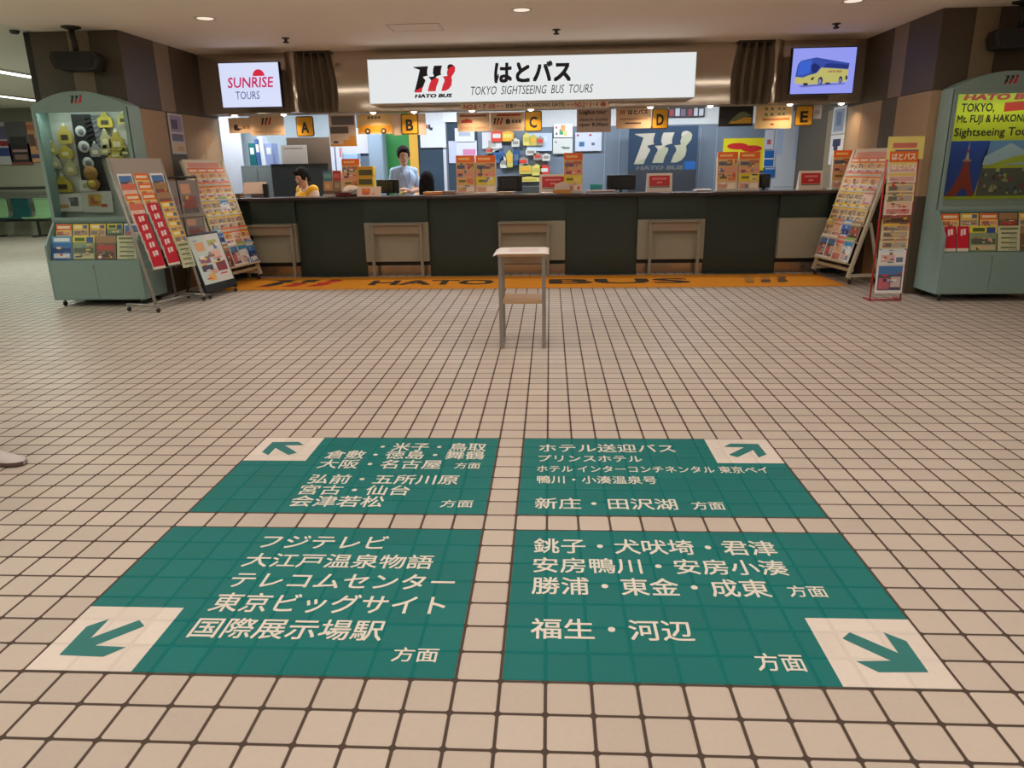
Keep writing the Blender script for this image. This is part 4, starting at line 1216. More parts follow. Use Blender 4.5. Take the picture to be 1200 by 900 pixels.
def corridor_poster(px0, py0, px1, py1, label, base, prints):
    a, b, c, d = rect(px0, py0, px1, py1, 14.95)
    f = front(a, c, 14.955)
    mb = MB(); mb.sheet(f, b - a, d - c, 0.012, M(base, 0.4), prints)
    tag(mb.build('wall_poster'), label, 'poster', 'posters on the corridor wall')
corridor_poster(-8, 143, 11, 193, 'blue and white poster at the left edge of corridor wall', (206, 206, 212), [(.1, .6, .9, .9, (120, 110, 150)), (.1, .2, .9, .4, (70, 84, 150)), (.4, .44, .9, .56, (170, 60, 70))])
corridor_poster(9, 143, 34, 193, 'dark landscape poster between two pale ones on corridor wall', (62, 58, 60), [(0, .5, 1, 1, (110, 108, 112)), (.1, .46, .9, .66, (70, 68, 72)), (.15, .3, .85, .36, (190, 150, 150)), (.2, .12, .8, .24, (150, 120, 110)), (0, 0, 1, .06, (150, 84, 80))])
corridor_poster(31, 143, 51, 190, 'peach coloured poster beside the dark corridor poster', (226, 168, 124), [(.1, .8, .9, .94, (206, 130, 100)), (.15, .4, .5, .7, (120, 100, 90)), (.5, .3, .9, .6, (186, 110, 90)), (.1, .1, .9, .2, (90, 80, 120))])
# beam seating in the corridor
t = thing('beam_seating', 'row of green shell seats on a beam in the corridor', 'seating', (-12.0, 14.4, 0))
LG, DG = M((156, 200, 150), 0.4), M((36, 92, 94), 0.4)
for i, x in enumerate((-13.25, -12.72, -12.19, -11.66, -11.13)):
    m = DG if i in (1, 3) else LG
    mb = MB()
    prof = [(-.02, .84), (-.05, .80), (-.07, .62), (-.055, .50), (0.0, .44), (.12, .42), (.34, .43), (.42, .45), (.44, .43), (.36, .40), (.10, .39), (-.04, .42), (-.09, .50), (-.105, .64), (-.085, .82)]
    f = Fr((x - .21, 14.55, 0), (0, -1, 0), (0, 0, 1))
    mb.prism(f, prof, -.42, 0.0, m)
    o = mb.build('seat_shell', t, recalc=True)
    o.modifiers.new('round', 'BEVEL').width = 0.012
mb = MB(); mb.box((-13.6, 14.40, .34), (-10.8, 14.46, .39), M((60, 60, 60), 0.4)); mb.build('beam', t)
for x in (-13.2, -12.19, -11.2):
    mb = MB(); mb.box((x - .025, 14.41, .03), (x + .025, 14.45, .34), M((60, 60, 60), 0.4)); mb.box((x - .03, 14.2, .002), (x + .03, 14.7, .03), M((60, 60, 60), 0.4)); mb.build('leg', t)

# ------------------------------------------------------------------ ticket office behind the counter
def panel(name, px0, py0, px1, py1, Y, depth, m, label=None, cat=None, group=None, prints=None, toz=None, kind=None, extra=None):
    a, b, c, d = rect(px0, py0, px1, py1, Y)
    if toz is not None: c = toz
    f = front(a, c, Y)
    mb = MB(); mb.sheet(f, b - a, d - c, depth, m, prints or [])
    if extra: extra(mb, f, b - a, d - c)
    o = mb.build(name)
    if kind: o['kind'] = kind
    if cat: tag(o, label, cat, group)
    elif label: o['label'] = label
    return o
panel('door_1', 905, 130, 946, 226, YB - .03, .03, M((204, 210, 220), 0.4), 'white office door at the right', kind='structure', toz=.003,
      prints=[(.0, 0, .03, 1, (150, 156, 166)), (.1, .47, .9, .475, (150, 156, 166)), (.1, .70, .28, .93, (180, 196, 226)), (.62, .66, .86, .95, (180, 196, 226))])
panel('door_2', 452, 132, 480, 226, YB - .03, .03, M((52, 132, 66), 0.5), 'green office door', kind='structure', toz=.003)
panel('trim_5', 480, 132, 490, 226, YB - .045, .045, M((222, 168, 66), 0.5), kind='structure', toz=.003)
panel('trim_6', 450, 132, 452.5, 226, YB - .045, .045, M((206, 200, 170), 0.5), kind='structure', toz=.003)
NAVG = M((58, 74, 90), 0.2)
panel('window_1', 490, 132, 560, 226, YB - .02, .02, NAVG, 'dark glazed partition behind the office', kind='structure', toz=.003, prints=[(.42, 0, .48, 1, (200, 204, 214)), (.47, .0, .5, 1, (96, 104, 116))])
panel('trim_7', 519, 126, 535, 143, YB - .06, .03, M((232, 236, 240), 0.4), kind='structure')
# left end of the office
panel('door_3', 258, 132, 284, 226, YB - .3, .03, M((214, 212, 218), 0.5), 'pale panel at the left end of the office', kind='structure', toz=.003)
panel('wall_office_left', 284, 130, 420, 226, YB - .03, .03, M((176, 186, 192), 0.5), kind='structure', toz=.003)
a, b, c, d = rect(284, 194, 322, 230, 9.55)
t = thing('file_cabinet', 'grey green low cabinet with binders on it at left', 'cabinet', ((a + b) / 2, 9.7, 0))
mb = MB(); mb.box((a, 9.55, .002), (b, 9.95, d), M((116, 122, 120), 0.45), .004); mb.build('body', t)
mb = MB(); mb.box((a + .02, 9.535, .06), ((a + b) / 2 - .005, 9.55, d - .04), M((128, 134, 130), 0.45)); mb.build('door', t)
mb = MB(); mb.box(((a + b) / 2 + .005, 9.535, .06), (b - .02, 9.55, d - .04), M((128, 134, 130), 0.45)); mb.build('door', t)
FCT = d
for i, (p0, p1, top, cc, nm, lean) in enumerate(((292, 300, 168, (26, 100, 104), 'dark teal', 0), (300, 306, 163, (70, 100, 150), 'blue', -.03), (305, 311, 160, (218, 222, 230), 'white', -.07), (311, 320, 168, (150, 160, 206), 'lavender', 0))):
    a, b, c, d = rect(p0, top, p1, 194, 9.6)
    f = Fr((a, 9.6, FCT + .002), (1, 0, 0), (lean, 0, 1))
    mb = MB(); mb.fbox(f, 0, 0, -.24, b - a - .004, d - FCT, 0, M(cc, 0.45), .003); mb.fbox(f, (b - a) * .2, (d - FCT) * .5, 0, (b - a) * .75, (d - FCT) * .8, .002, WHITE)
    tag(mb.build('binder'), nm + ' binder standing on the grey green cabinet', 'binder', 'binders on the cabinet')
panel('partition_screen', 337, 161, 387, 199, 9.5, .03, M((98, 78, 62), 0.6), 'brown screen board standing behind the man in yellow', 'screen', toz=.95)
panel('notice_sheet', 330, 170, 360, 193, 9.46, .01, M((178, 164, 152), 0.6), 'beige notice sheet leaning on the brown screen board', 'notice', prints=[(.1, .8, .85, .86, (120, 110, 104))])
a, b, c, d = rect(319, 193.5, 386, 230, 9.3)
t = thing('desk_partition', 'dark grey desk partition behind the man in yellow', 'partition', ((a + b) / 2, 9.32, 0))
mb = MB(); mb.box((a, 9.3, .05), (b, 9.34, d), M((56, 62, 64), 0.7), .004); mb.build('panel', t)
mb = MB(); mb.box((a, 9.295, d), (b, 9.345, d + .02), M((44, 46, 48), 0.4)); mb.build('top_rail', t)
for x in (a + .1, b - .1):
    mb = MB(); mb.box((x - .03, 9.15, .002), (x + .03, 9.49, .05), M((44, 46, 48), 0.4)); mb.build('foot', t)
panel('hanging_cloth', 387, 172, 401, 203, YB - .055, .02, M((222, 220, 232), 0.6), 'white cloth with dark stripe hanging beside the brown screen', 'cloth', prints=[(.4, .0, .5, 1, (86, 84, 110)), (.82, .6, .95, .95, (206, 110, 110))])
panel('notice_sheet', 400, 150, 434, 180, YB - .04, .006, M((222, 218, 224), 0.6), 'pale blank sheet on the wall left of the lockers', 'notice')
a, b, c, d = rect(403, 180, 419, 190, 9.7)
mb = MB(); mb.box((a, 9.7, c), (b, 9.9, d), M((150, 180, 214), 0.5), .004); mb.box((a, 9.7, .002), (b, 9.9, c), M((130, 132, 140), 0.5), .004)
tag(mb.build('supply_cabinet'), 'narrow grey cabinet with pale blue top before the sheet', 'cabinet')
a, b, c, d = rect(432.5, 155, 450, 226, 9.9)
t = thing('steel_locker', 'blue grey steel locker beside the green door', 'locker', ((a + b) / 2, 10.0, 0))
mb = MB(); mb.box((a, 9.9, .003), (b, 10.15, d), M((138, 154, 172), 0.4), .004); mb.build('body', t)
mb = MB(); mb.box((a + .015, 9.888, .06), (b - .015, 9.9, d - .03), M((146, 162, 180), 0.4), .002); o = mb.build('door', t)
mb = MB(); mb.box((b - .05, 9.872, 1.0), (b - .035, 9.888, 1.12), SILVER); mb.build('handle', o)
panel('white_board', 492, 132, 522, 173, YB - .05, .02, M((222, 224, 232), 0.35), 'white board with a small dark mark beside the yellow jamb', 'board', prints=[(.22, .56, .3, .66, (190, 60, 60)), (.32, .54, .42, .66, (60, 60, 70)), (.38, .5, .5, .58, (40, 40, 50))])
panel('notice_sheet', 533, 150, 556, 166, YB - .05, .006, M((214, 218, 228), 0.6), 'white sheet under the cream sign left of letter C', 'notice', prints=[(.2, .4, .8, .7, (170, 176, 196))])
panel('notice_sheet', 526, 165, 559, 191, YB - .035, .006, M((206, 208, 222), 0.6), 'white sheet with pink bar above the tall brochures', 'notice', prints=[(.02, .0, .28, 1, (190, 196, 220)), (.5, .36, .95, .62, (206, 130, 170))])
panel('notice_sheet', 565, 155, 588, 174, YB - .05, .006, M((206, 206, 212), 0.6), 'grey sheet left of the red and yellow packets', 'notice', prints=[(.3, .1, .7, .5, (170, 166, 160))])
panel('notice_sheet', 617, 156, 647, 177, YB - .05, .006, M((186, 200, 220), 0.6), 'pale blue sheet right of the hanging packets', 'notice', prints=[(.2, .5, .8, .8, (210, 216, 226))])
panel('picture_card', 649, 145, 671, 161, YB - .05, .006, M((226, 224, 222), 0.5), 'white card with green and orange drawing on office wall', 'card', prints=[(.3, .2, .5, .6, (70, 160, 110)), (.38, .45, .6, .9, (232, 160, 100)), (.1, .65, .18, .8, (190, 60, 80)), (.1, .2, .2, .35, (90, 80, 80)), (.55, .1, .7, .5, (214, 206, 120))])
panel('picture_card', 648, 162, 671, 180, YB - .05, .006, M((206, 208, 204), 0.5), 'grey card with dark slanting bar under the drawing card', 'card', prints=[(.5, .3, .85, .42, (100, 116, 110)), (.42, .38, .6, .46, (100, 116, 110)), (.1, .72, .2, .8, (90, 70, 90))])
panel('notice_sheet', 674, 155, 705, 177, YB - .04, .006, M((196, 200, 216), 0.6), 'lavender sheet with two small blue marks on office wall', 'notice', prints=[(.15, .25, .35, .5, (60, 110, 150)), (.62, .3, .74, .45, (90, 100, 130)), (.06, .8, .14, .9, (180, 60, 80)), (.52, .8, .62, .9, (180, 60, 80))])
# seams of the slate panelling
for i, px in enumerate((708, 725, 819, 838)):
    a, b, c, d = rect(px, 150, px + 1.0, 226, YB - .012)
    mb = MB(); mb.box((a, YB - .012, .003), (b, YB, d), M((146, 156, 172), 0.4)); struct(mb.build('trim_%d' % (8 + i)))
# navy emblem panel
a, b, c, d = rect(736.5, 148, 816.5, 226, 9.9)
t = thing('emblem_panel', 'large navy panel with pale bird emblem behind letter D', 'panel', ((a + b) / 2, 9.93, 0))
mb = MB(); mb.box((a, 9.9, .003), (b, 9.96, d), M((44, 62, 84), 0.35)); mb.build('board', t)
ff = front(a, 0, 9.9)
e0, e1, e2, e3 = rect(743, 153.5, 810.5, 192, 9.9)
PALE = M((176, 168, 154), 0.5); PAL2 = M((160, 158, 134), 0.5)
mb = MB(); emblem(mb, Fr((0, 9.9, 0), (1, 0, 0), (0, 0, 1)), (e0, e2, e1, e3), PALE, PAL2, 0.003); mb.build('emblem', t)
mb = MB(); e = rect(745, 194, 801, 199, 9.9); write(mb, 'HATO BUS', Fr((0, 9.9, 0), (1, 0, 0), (0, 0, 1)), (e[0], e[2], e[1], e[3]), M((98, 100, 100), 0.5), 0.003, bold=.05, slant=.15); mb.build('lettering', t)
mb = MB(); e = rect(802, 189, 815, 199, 9.9); mb.box((e[0], 9.895, e[2]), (e[1], 9.9, e[3]), M((34, 92, 160), 0.4)); mb.build('blue_label', t)
mb = MB(); mb.box((a, 9.894, c - .2), (b, 9.9, rect(736, 199, 816, 215, 9.9)[3]), M((52, 56, 64), 0.5)); mb.build('lower_band', t)
# right end of the office
a, b, c, d = rect(847, 162, 896, 200, YB - .025)
t = thing('yellow_poster', 'yellow poster with two red ovals behind the twin brochures', 'poster', ((a + b) / 2, YB - .025, c))
mb = MB(); mb.box((a, YB - .025, c), (b, YB - .003, d), M((228, 208, 36), 0.4)); mb.build('sheet', t)
ff = front(a, c, YB - .025); w, h = b - a, d - c
mb = MB()
for cx, cy in ((.34, .76), (.68, .68)):
    mb.poly(ff, [(cx * w + .25 * w * math.cos(2 * math.pi * i / 20), cy * h + .10 * h * math.sin(2 * math.pi * i / 20)) for i in range(20)], .002 if cx < .5 else .0025, M((206, 44, 44), 0.4))
mb.build('red_ovals', t)
panel('notice_board', 895, 176, 908, 196, YB - .04, .02, M((214, 218, 226), 0.5), 'small blue notice board beside the yellow poster', 'board', prints=[(.05, .05, .9, .46, (32, 104, 180)), (.05, .54, .9, .98, (32, 104, 180))])
panel('notice_board', 896, 196.5, 908, 208, YB - .04, .02, M((32, 104, 180), 0.5), 'lower blue board under the small notice board', 'board', prints=[(.05, .85, .95, .95, (200, 210, 224))])
panel('notice_sheet', 896, 152, 907, 175, YB - .04, .006, M((206, 206, 218), 0.6), 'white sheet with red scrawl left of the white door', 'notice', prints=[(.3, .25, .7, .5, (190, 90, 110))])
panel('red_shelf_sign', 784, 125.5, 826, 137, YB - .05, .02, M((44, 36, 46), 0.5), 'dark red and white strip high behind letter D', 'sign', prints=[(.02, .1, .14, .8, (150, 40, 60)), (.18, .1, .3, .9, (190, 190, 200)), (.33, .1, .46, .8, (110, 90, 110)), (.54, .1, .64, .8, (150, 40, 60)), (.7, .1, .8, .9, (190, 190, 200)), (.84, .1, .96, .8, (190, 190, 200))])
# goods pegged on the back wall
a, b, c, d = rect(562, 153, 640, 222, YB - .06)
rr = random.Random(11)
GC = [(214, 60, 50), (230, 170, 60), (60, 100, 150), (206, 206, 200), (222, 206, 110), (40, 80, 130), (150, 140, 130), (196, 180, 90), (90, 110, 140)]
GN = ['red', 'orange', 'blue', 'white', 'yellow', 'dark blue', 'grey', 'olive', 'slate']
spots = [(582, 159, 13, 14, 0), (595, 159, 14, 13, 1), (604, 167, 9, 10, 3), (617, 163, 8, 15, 4), (625, 164, 9, 13, 7), (633, 165, 8, 11, 6), (584, 183, 12, 16, 2), (590, 190, 8, 14, 3), (597, 186, 8, 20, 7), (605, 184, 7, 20, 5), (613, 189, 12, 10, 6), (616, 198, 15, 12, 7), (622, 178, 12, 8, 3), (630, 183, 10, 9, 6), (629, 199, 12, 13, 4), (638, 199, 11, 12, 0), (573, 176, 8, 8, 6), (580, 175, 9, 7, 3), (620, 210, 26, 6, 4), (640, 184, 9, 9, 3)]
for i, (px, py, w, h, ci) in enumerate(spots):
    a, b, c, d = rect(px - w / 2, py - h / 2, px + w / 2, py + h / 2, YB - .08)
    f = front(a, c, YB - .08)
    w, h = b - a, d - c
    mb = MB()
    mb.prism(f, [(.06 * w, 0), (.94 * w, 0), (w, .1 * h), (w, .8 * h), (.7 * w, .9 * h), (.62 * w, h), (.38 * w, h), (.3 * w, .9 * h), (0, .8 * h), (0, .1 * h)], -.07, 0, M(GC[ci], 0.45))
    mb.prism(f, [(.15 * w, .3 * h), (.85 * w, .3 * h), (.85 * w, .66 * h), (.15 * w, .66 * h)], 0, .003, M(GC[(ci + 3) % 9], 0.45))
    rowtxt = 'top' if py < 170 else 'middle' if py < 193 else 'bottom'
    tag(mb.build('goods_packet'), '%s goods packet on the office wall, %s row, %s one from left' % (GN[ci], rowtxt, ORD[sum(1 for q in spots if (('top' if q[1] < 170 else 'middle' if q[1] < 193 else 'bottom') == rowtxt) and q[0] < px)]), 'packet', 'goods on the office wall')
mb = MB(); a, b, c, d = rect(560, 205, 646, 226, 9.75); mb.box((a, 9.75, .003), (b, 10.05, c + .09), M((70, 74, 76), 0.5), .004)
tag(mb.build('low_cupboard'), 'dark low cupboard under the hanging goods packets', 'cupboard')

# ------------------------------------------------------------------ hanging signs under the soffit
def hang(t, a, b, ztop, Y):
    for x in (a + (b - a) * .15, a + (b - a) * .85):
        mb = MB(); mb.tube([(x, Y + .006, ztop - .005), (x, Y + .006, ZS + .001)], .002, SILVER, 6); mb.build('hanger', t)
YH = 8.22
BORD = M((96, 62, 24), 0.45); GOLD = M((232, 172, 36), 0.4)
for L, (px0, py0, px1, py1) in zip('ABCDE', ((347, 136, 367.5, 160), (470, 133, 490, 157.5), (614.5, 128, 635, 154), (764, 124, 783.5, 151), (932, 121, 953, 147.5))):
    a, b, c, d = rect(px0, py0, px1, py1, YH); d = min(d, ZS - .012)
    t = thing('letter_sign', 'yellow hanging plate with black letter ' + L, 'sign', ((a + b) / 2, YH, c), 'hanging letter plates')
    f = front(a, c, YH); w, h = b - a, d - c
    r = .03
    def rr_(g):
        P = []
        for cx, cy, a0 in ((w - r, h - r, 0), (r, h - r, 90), (r, r, 180), (w - r, r, 270)):
            for k in range(5):
                q = math.radians(a0 + k * 22.5); P.append((cx + (r - g) * math.cos(q), cy + (r - g) * math.sin(q)))
        return P
    mb = MB(); mb.prism(f, rr_(0), -.02, 0, BORD); mb.build('plate', t)
    mb = MB(); mb.prism(f, rr_(.012), 0, .002, GOLD); mb.build('yellow_face', t)
    mb = MB(); write(mb, L, f, (.28 * w, .17 * h, .72 * w, .72 * h), INK, .004, bold=.03); mb.build('letter', t)
    hang(t, a, b, d, YH - .008)
def sign(px0, py0, px1, py1, label, base, deco=None, Y=YH, prints=None, tilt=0):
    a, b, c, d = rect(px0, py0, px1, py1, Y); d = min(d, ZS - .008)
    t = thing('hanging_sign', label, 'sign', ((a + b) / 2, Y, c), 'hanging signs under the soffit')
    f = Fr((a, Y, c), (1, 0, tilt), (-tilt, 0, 1)); w, h = b - a, d - c
    mb = MB(); mb.sheet(f, w, h, .008, M(base, 0.5), prints or []); mb.build('board', t)
    if deco:
        mb = MB(); deco(mb, f, w, h); mb.build('lettering', t)
    hang(t, a, b, d - .01, Y)
CR = (228, 196, 158)
RD = M((190, 60, 50), 0.5); DK = M((56, 46, 44), 0.5)
dark1 = lambda mb, f, w, h: (mb.poly(f, [(.16 * w, .2 * h), (.3 * w, .16 * h), (.42 * w, .3 * h), (.3 * w, .32 * h), (.26 * w, .6 * h), (.16 * w, .5 * h)], .002, DK), [mb.poly(f, [((.44 + .12 * k) * w, .28 * h), ((.53 + .12 * k) * w, .28 * h), ((.53 + .12 * k) * w, .48 * h), ((.44 + .12 * k) * w, .48 * h)], .002, M((190, 130, 96), .5)) for k in range(4)])
sign(268, 138, 305, 156, 'small cream sign with black swirl at far left of the soffit', CR, dark1, YH + .05)
sign(293, 134, 333, 158.5, 'cream sign with small bird emblem left of letter A', CR, lambda mb, f, w, h: (emblem(mb, f, (.32 * w, .52 * h, .64 * w, .9 * h), DK, RD, .002), write(mb, 'Check-in Counter', f, (.08 * w, .12 * h, .92 * w, .26 * h), M((196, 130, 90), .5), .002)), YH)
sign(386, 133, 417, 171.5, 'tall peach poster with dark photos right of letter A', (232, 206, 184), None, YH, [(.1, .66, .96, .94, (110, 100, 104)), (.04, .4, .72, .62, (104, 92, 84)), (.0, 0, 1, .06, (236, 160, 60)), (.5, .06, .98, .2, (236, 160, 60)), (.72, .2, .98, .32, (236, 170, 90)), (.12, .1, .3, .16, (80, 60, 60))])
def bussign(mb, f, w, h):
    mb.poly(f, [(.02 * w, .1 * h), (.98 * w, .1 * h), (.98 * w, .42 * h), (.02 * w, .42 * h)], .001, M((238, 160, 30), .5))
    for cx in (.28, .74):
        for r, m, d in ((.11, DK, .002), (.05, M((230, 200, 150), .5), .003)):
            mb.poly(f, [(cx * w + r * h * 1.4 * math.cos(2 * math.pi * i / 14), .14 * h + r * h * 1.4 * math.sin(2 * math.pi * i / 14)) for i in range(14)], d, m)
    for k in range(4):
        mb.poly(f, [((.30 + .10 * k) * w, .76 * h), ((.37 + .10 * k) * w, .76 * h), ((.37 + .10 * k) * w, .88 * h), ((.30 + .10 * k) * w, .88 * h)], .002, M((120, 90, 60), .5))
sign(419, 133.5, 459.5, 157, 'orange and cream sign with a bus drawing left of letter B', (234, 196, 130), bussign)
sign(459.5, 133, 470, 158.5, 'plain narrow cream sheet directly left of letter B', (236, 208, 184), None, YH + .02)
sign(489.5, 133, 499, 158, 'plain narrow cream sheet directly right of letter B', (236, 208, 184), None, YH + .02)
sign(536, 132, 574, 154, 'left one of two joined cream signs beside letter C', CR, lambda mb, f, w, h: (mb.poly(f, [(.08 * w, .78 * h), (.9 * w, .78 * h), (.9 * w, .9 * h), (.08 * w, .9 * h)], .001, M((150, 90, 70), .5)), mb.poly(f, [(.12 * w, .46 * h), (.46 * w, .46 * h), (.46 * w, .58 * h), (.3 * w, .68 * h), (.12 * w, .58 * h)], .001, RD), write(mb, 'Check-in Counter', f, (.08 * w, .14 * h, .9 * w, .3 * h), M((196, 120, 80), .5), .002)))
sign(574.5, 131.5, 614, 153.5, 'right one of two joined cream signs with bird emblem by C', CR, lambda mb, f, w, h: (emblem(mb, f, (.08 * w, .34 * h, .38 * w, .72 * h), DK, RD, .002), mb.poly(f, [(.46 * w, .4 * h), (.56 * w, .36 * h), (.6 * w, .5 * h), (.54 * w, .68 * h), (.46 * w, .6 * h)], .001, DK), mb.poly(f, [(.2 * w, .8 * h), (.9 * w, .8 * h), (.9 * w, .9 * h), (.2 * w, .9 * h)], .001, RD), [mb.poly(f, [((.64 + .10 * k) * w, .42 * h), ((.71 + .10 * k) * w, .42 * h), ((.71 + .10 * k) * w, .60 * h), ((.64 + .10 * k) * w, .60 * h)], .002, M((110, 90, 80), .5)) for k in range(3)], write(mb, 'Check-in Counter', f, (.1 * w, .1 * h, .92 * w, .24 * h), M((190, 110, 80), .5), .002)))
sign(676, 127, 716, 155, 'pinkish beige tour check-in sign reading open 8:30am', (206, 180, 164), lambda mb, f, w, h: (write(mb, 'Logbus tour', f, (.08 * w, .74 * h, .86 * w, .96 * h), DK, .002, bold=.02), write(mb, 'check-in counter', f, (.06 * w, .49 * h, .92 * w, .64 * h), DK, .002, bold=.01), write(mb, 'open 8:30am', f, (.06 * w, .22 * h, .92 * w, .42 * h), DK, .002, bold=.02)))
sign(722, 126, 763, 150.5, 'peach bus company sign directly left of letter D', (236, 200, 156), lambda mb, f, w, h: (emblem(mb, f, (.1 * w, .7 * h, .26 * w, .92 * h), RD, RD, .002), write(mb, 'はとバス', f, (.34 * w, .7 * h, .9 * w, .94 * h), DK, .002, bold=.03), mb.poly(f, [(.1 * w, .42 * h), (.9 * w, .42 * h), (.9 * w, .52 * h), (.1 * w, .52 * h)], .001, M((200, 150, 110), .5)), mb.poly(f, [(.26 * w, .22 * h), (.72 * w, .22 * h), (.72 * w, .30 * h), (.26 * w, .30 * h)], .001, M((110, 84, 70), .5))))
sign(842.5, 123.5, 882.5, 148, 'black sign with a golden and green picture left of E', (26, 26, 24), lambda mb, f, w, h: (mb.poly(f, [(.3 * w, .14 * h), (.96 * w, .14 * h), (.96 * w, .44 * h), (.5 * w, .46 * h)], .001, M((206, 160, 40), .5)), mb.poly(f, [(.26 * w, .14 * h), (.42 * w, .44 * h), (.58 * w, .68 * h), (.74 * w, .74 * h), (.96 * w, .52 * h), (.72 * w, .42 * h), (.5 * w, .26 * h), (.34 * w, .24 * h)], .002, M((110, 120, 84), .5))))
sign(885.5, 122, 928, 150.5, 'cream sign with green lettering blocks left of letter E', (236, 206, 150), lambda mb, f, w, h: ([mb.poly(f, [(u * w, v * h), ((u + .1) * w, v * h), ((u + .07) * w, (v + .12) * h), ((u + .01) * w, (v + .12) * h)], .001, M((130, 140, 90), .5)) for u in (.24, .4, .6, .72) for v in (.56, .8)], mb.poly(f, [(.2 * w, .34 * h), (.94 * w, .36 * h), (.94 * w, .46 * h), (.2 * w, .44 * h)], .001, M((190, 120, 50), .5)), mb.poly(f, [(.42 * w, .14 * h), (.52 * w, .14 * h), (.52 * w, .22 * h), (.42 * w, .22 * h)], .001, RD)))
sign(953, 121, 963, 139, 'small white sheet right of letter E', (214, 214, 220), None, YH + .05, [(.2, .3, .8, .6, (170, 176, 190))])

# ------------------------------------------------------------------ things on the counter
ZT = 1.021
SMALL = {'photo': [(0, .60, 1, 1, (86, 136, 144)), (.1, .72, .9, .9, (130, 176, 176)), (0, .2, 1, .60, (210, 156, 100)), (.2, .3, .7, .5, (230, 190, 130)), (0, 0, 1, .2, (110, 84, 74))],
         'red': [(0, .60, 1, 1, (198, 50, 44)), (.1, .7, .8, .88, (226, 110, 96)), (0, .16, 1, .60, (150, 124, 100)), (.2, .3, .8, .5, (190, 160, 120)), (0, 0, 1, .16, (90, 70, 70))]}
def standing(px0, py0, px1, Y, kind, label, group='tall brochures on the counter', deep=.05, extra=None):
    "an upright brochure holder with one brochure face"
    a, b, c, d = rect(px0, py0, px1, 224, Y)
    t = thing('brochure_holder', label, 'brochure holder', ((a + b) / 2, Y, ZT), group)
    f = Fr((a, Y, ZT), (1, 0, 0), (0, .10, 1)); w, h = b - a, (d - ZT)
    mb = MB(); mb.prism(Fr((a, Y, ZT), (0, 1, 0), (0, 0, 1)), [(-.03, 0), (deep + .09, 0), (deep + .09, .012), (.012 + deep, .012), (.10 * h + deep, h * .9), (.10 * h + deep - .006, h * .9), (deep, .012), (-.03, .03)], 0, w, M((222, 216, 208), 0.3), None); mb.build('holder', t, recalc=True)
    mb = MB(); f2 = Fr(f.p(.004, .012, 0), f.x, f.y); mb.sheet(f2, w - .008, h, .03, M(STOCK[kind], .42), SMALL[kind] if kind in SMALL else specks(0, 0, 1, 1) + [(0, .82, 1, 1, (240, 106, 26)), (.12, .88, .74, .94, (254, 196, 120)), (0, .60, 1, .82, (218, 176, 112)), (.06, .65, .74, .75, (96, 96, 120)), (.5, .70, .95, .79, (190, 110, 80)),
        (0, .44, 1, .60, (226, 158, 128)), (.1, .47, .34, .53, (120, 80, 90)), (0, .22, 1, .44, (230, 206, 54) if kind == 'yellow' else (228, 178, 116)), (.14, .30, .5, .36, (120, 110, 50)), (.55, .25, .92, .40, (240, 220, 120) if kind == 'yellow' else (224, 130, 90)),
        (0, 0, 1, .22, (226, 200, 176)), (.08, .04, .5, .16, (206, 150, 130)), (.56, .06, .92, .18, (240, 226, 210))] + specks(14, .03, .80, label)); mb.build('brochure', t)
standing(534, 183, 556.5, 7.98, 'orange', 'left one of twin tall orange brochures left of the monitor')
standing(557, 183, 581, 7.98, 'yellow', 'right one of twin tall orange brochures left of the monitor')
standing(660.5, 180, 683, 8.0, 'yellow', 'tall yellow brochure right of the red boxed sign')
standing(840.5, 179, 865, 7.98, 'orange', 'left one of twin brochures under the yellow poster')
standing(866, 179, 891, 7.98, 'yellow', 'right one of twin brochures under the yellow poster')
standing(976, 177, 1000, 7.98, 'orange', 'tall orange brochure at the counter right end')
standing(400, 187, 421.5, 8.02, 'orange', 'tall orange brochure right of the man in yellow')
standing(378, 202, 389.5, 7.98, 'photo', 'small teal topped brochure beside the man in yellow')
standing(389.5, 201, 399.5, 7.98, 'red', 'small red topped brochure beside the white bag')
for i, (p0, q0, q1, lab) in enumerate(((421.5, 206, 217, 'lower one of two stacked yellow boxes'), (421.5, 195, 206, 'upper one of two stacked yellow boxes'))):
    a, b, c, d = rect(p0, q0, 440, q1, 8.12)
    if i == 0:
        z0 = ZT; z1 = d; zb = d
    else:
        z0 = zb + .001; z1 = d
    f = front(a, z0, 8.00); w, h = b - a, z1 - z0
    mb = MB(); mb.fbox(f, 0, 0, -.14, w, h, 0, M((230, 194, 50), .45), .004)
    mb.poly(f, [(.08 * w, h - .11), (.92 * w, h - .11), (.92 * w, h - .04), (.08 * w, h - .04)], .001, M((96, 90, 56), .5))
    mb.poly(f, [(.08 * w, h - .03), (.92 * w, h - .03), (.92 * w, h - .008), (.08 * w, h - .008)], .001, M((240, 160, 50), .5))
    tag(mb.build('yellow_box'), lab + ' beside the tall orange brochure', 'box', 'yellow boxes on the counter')
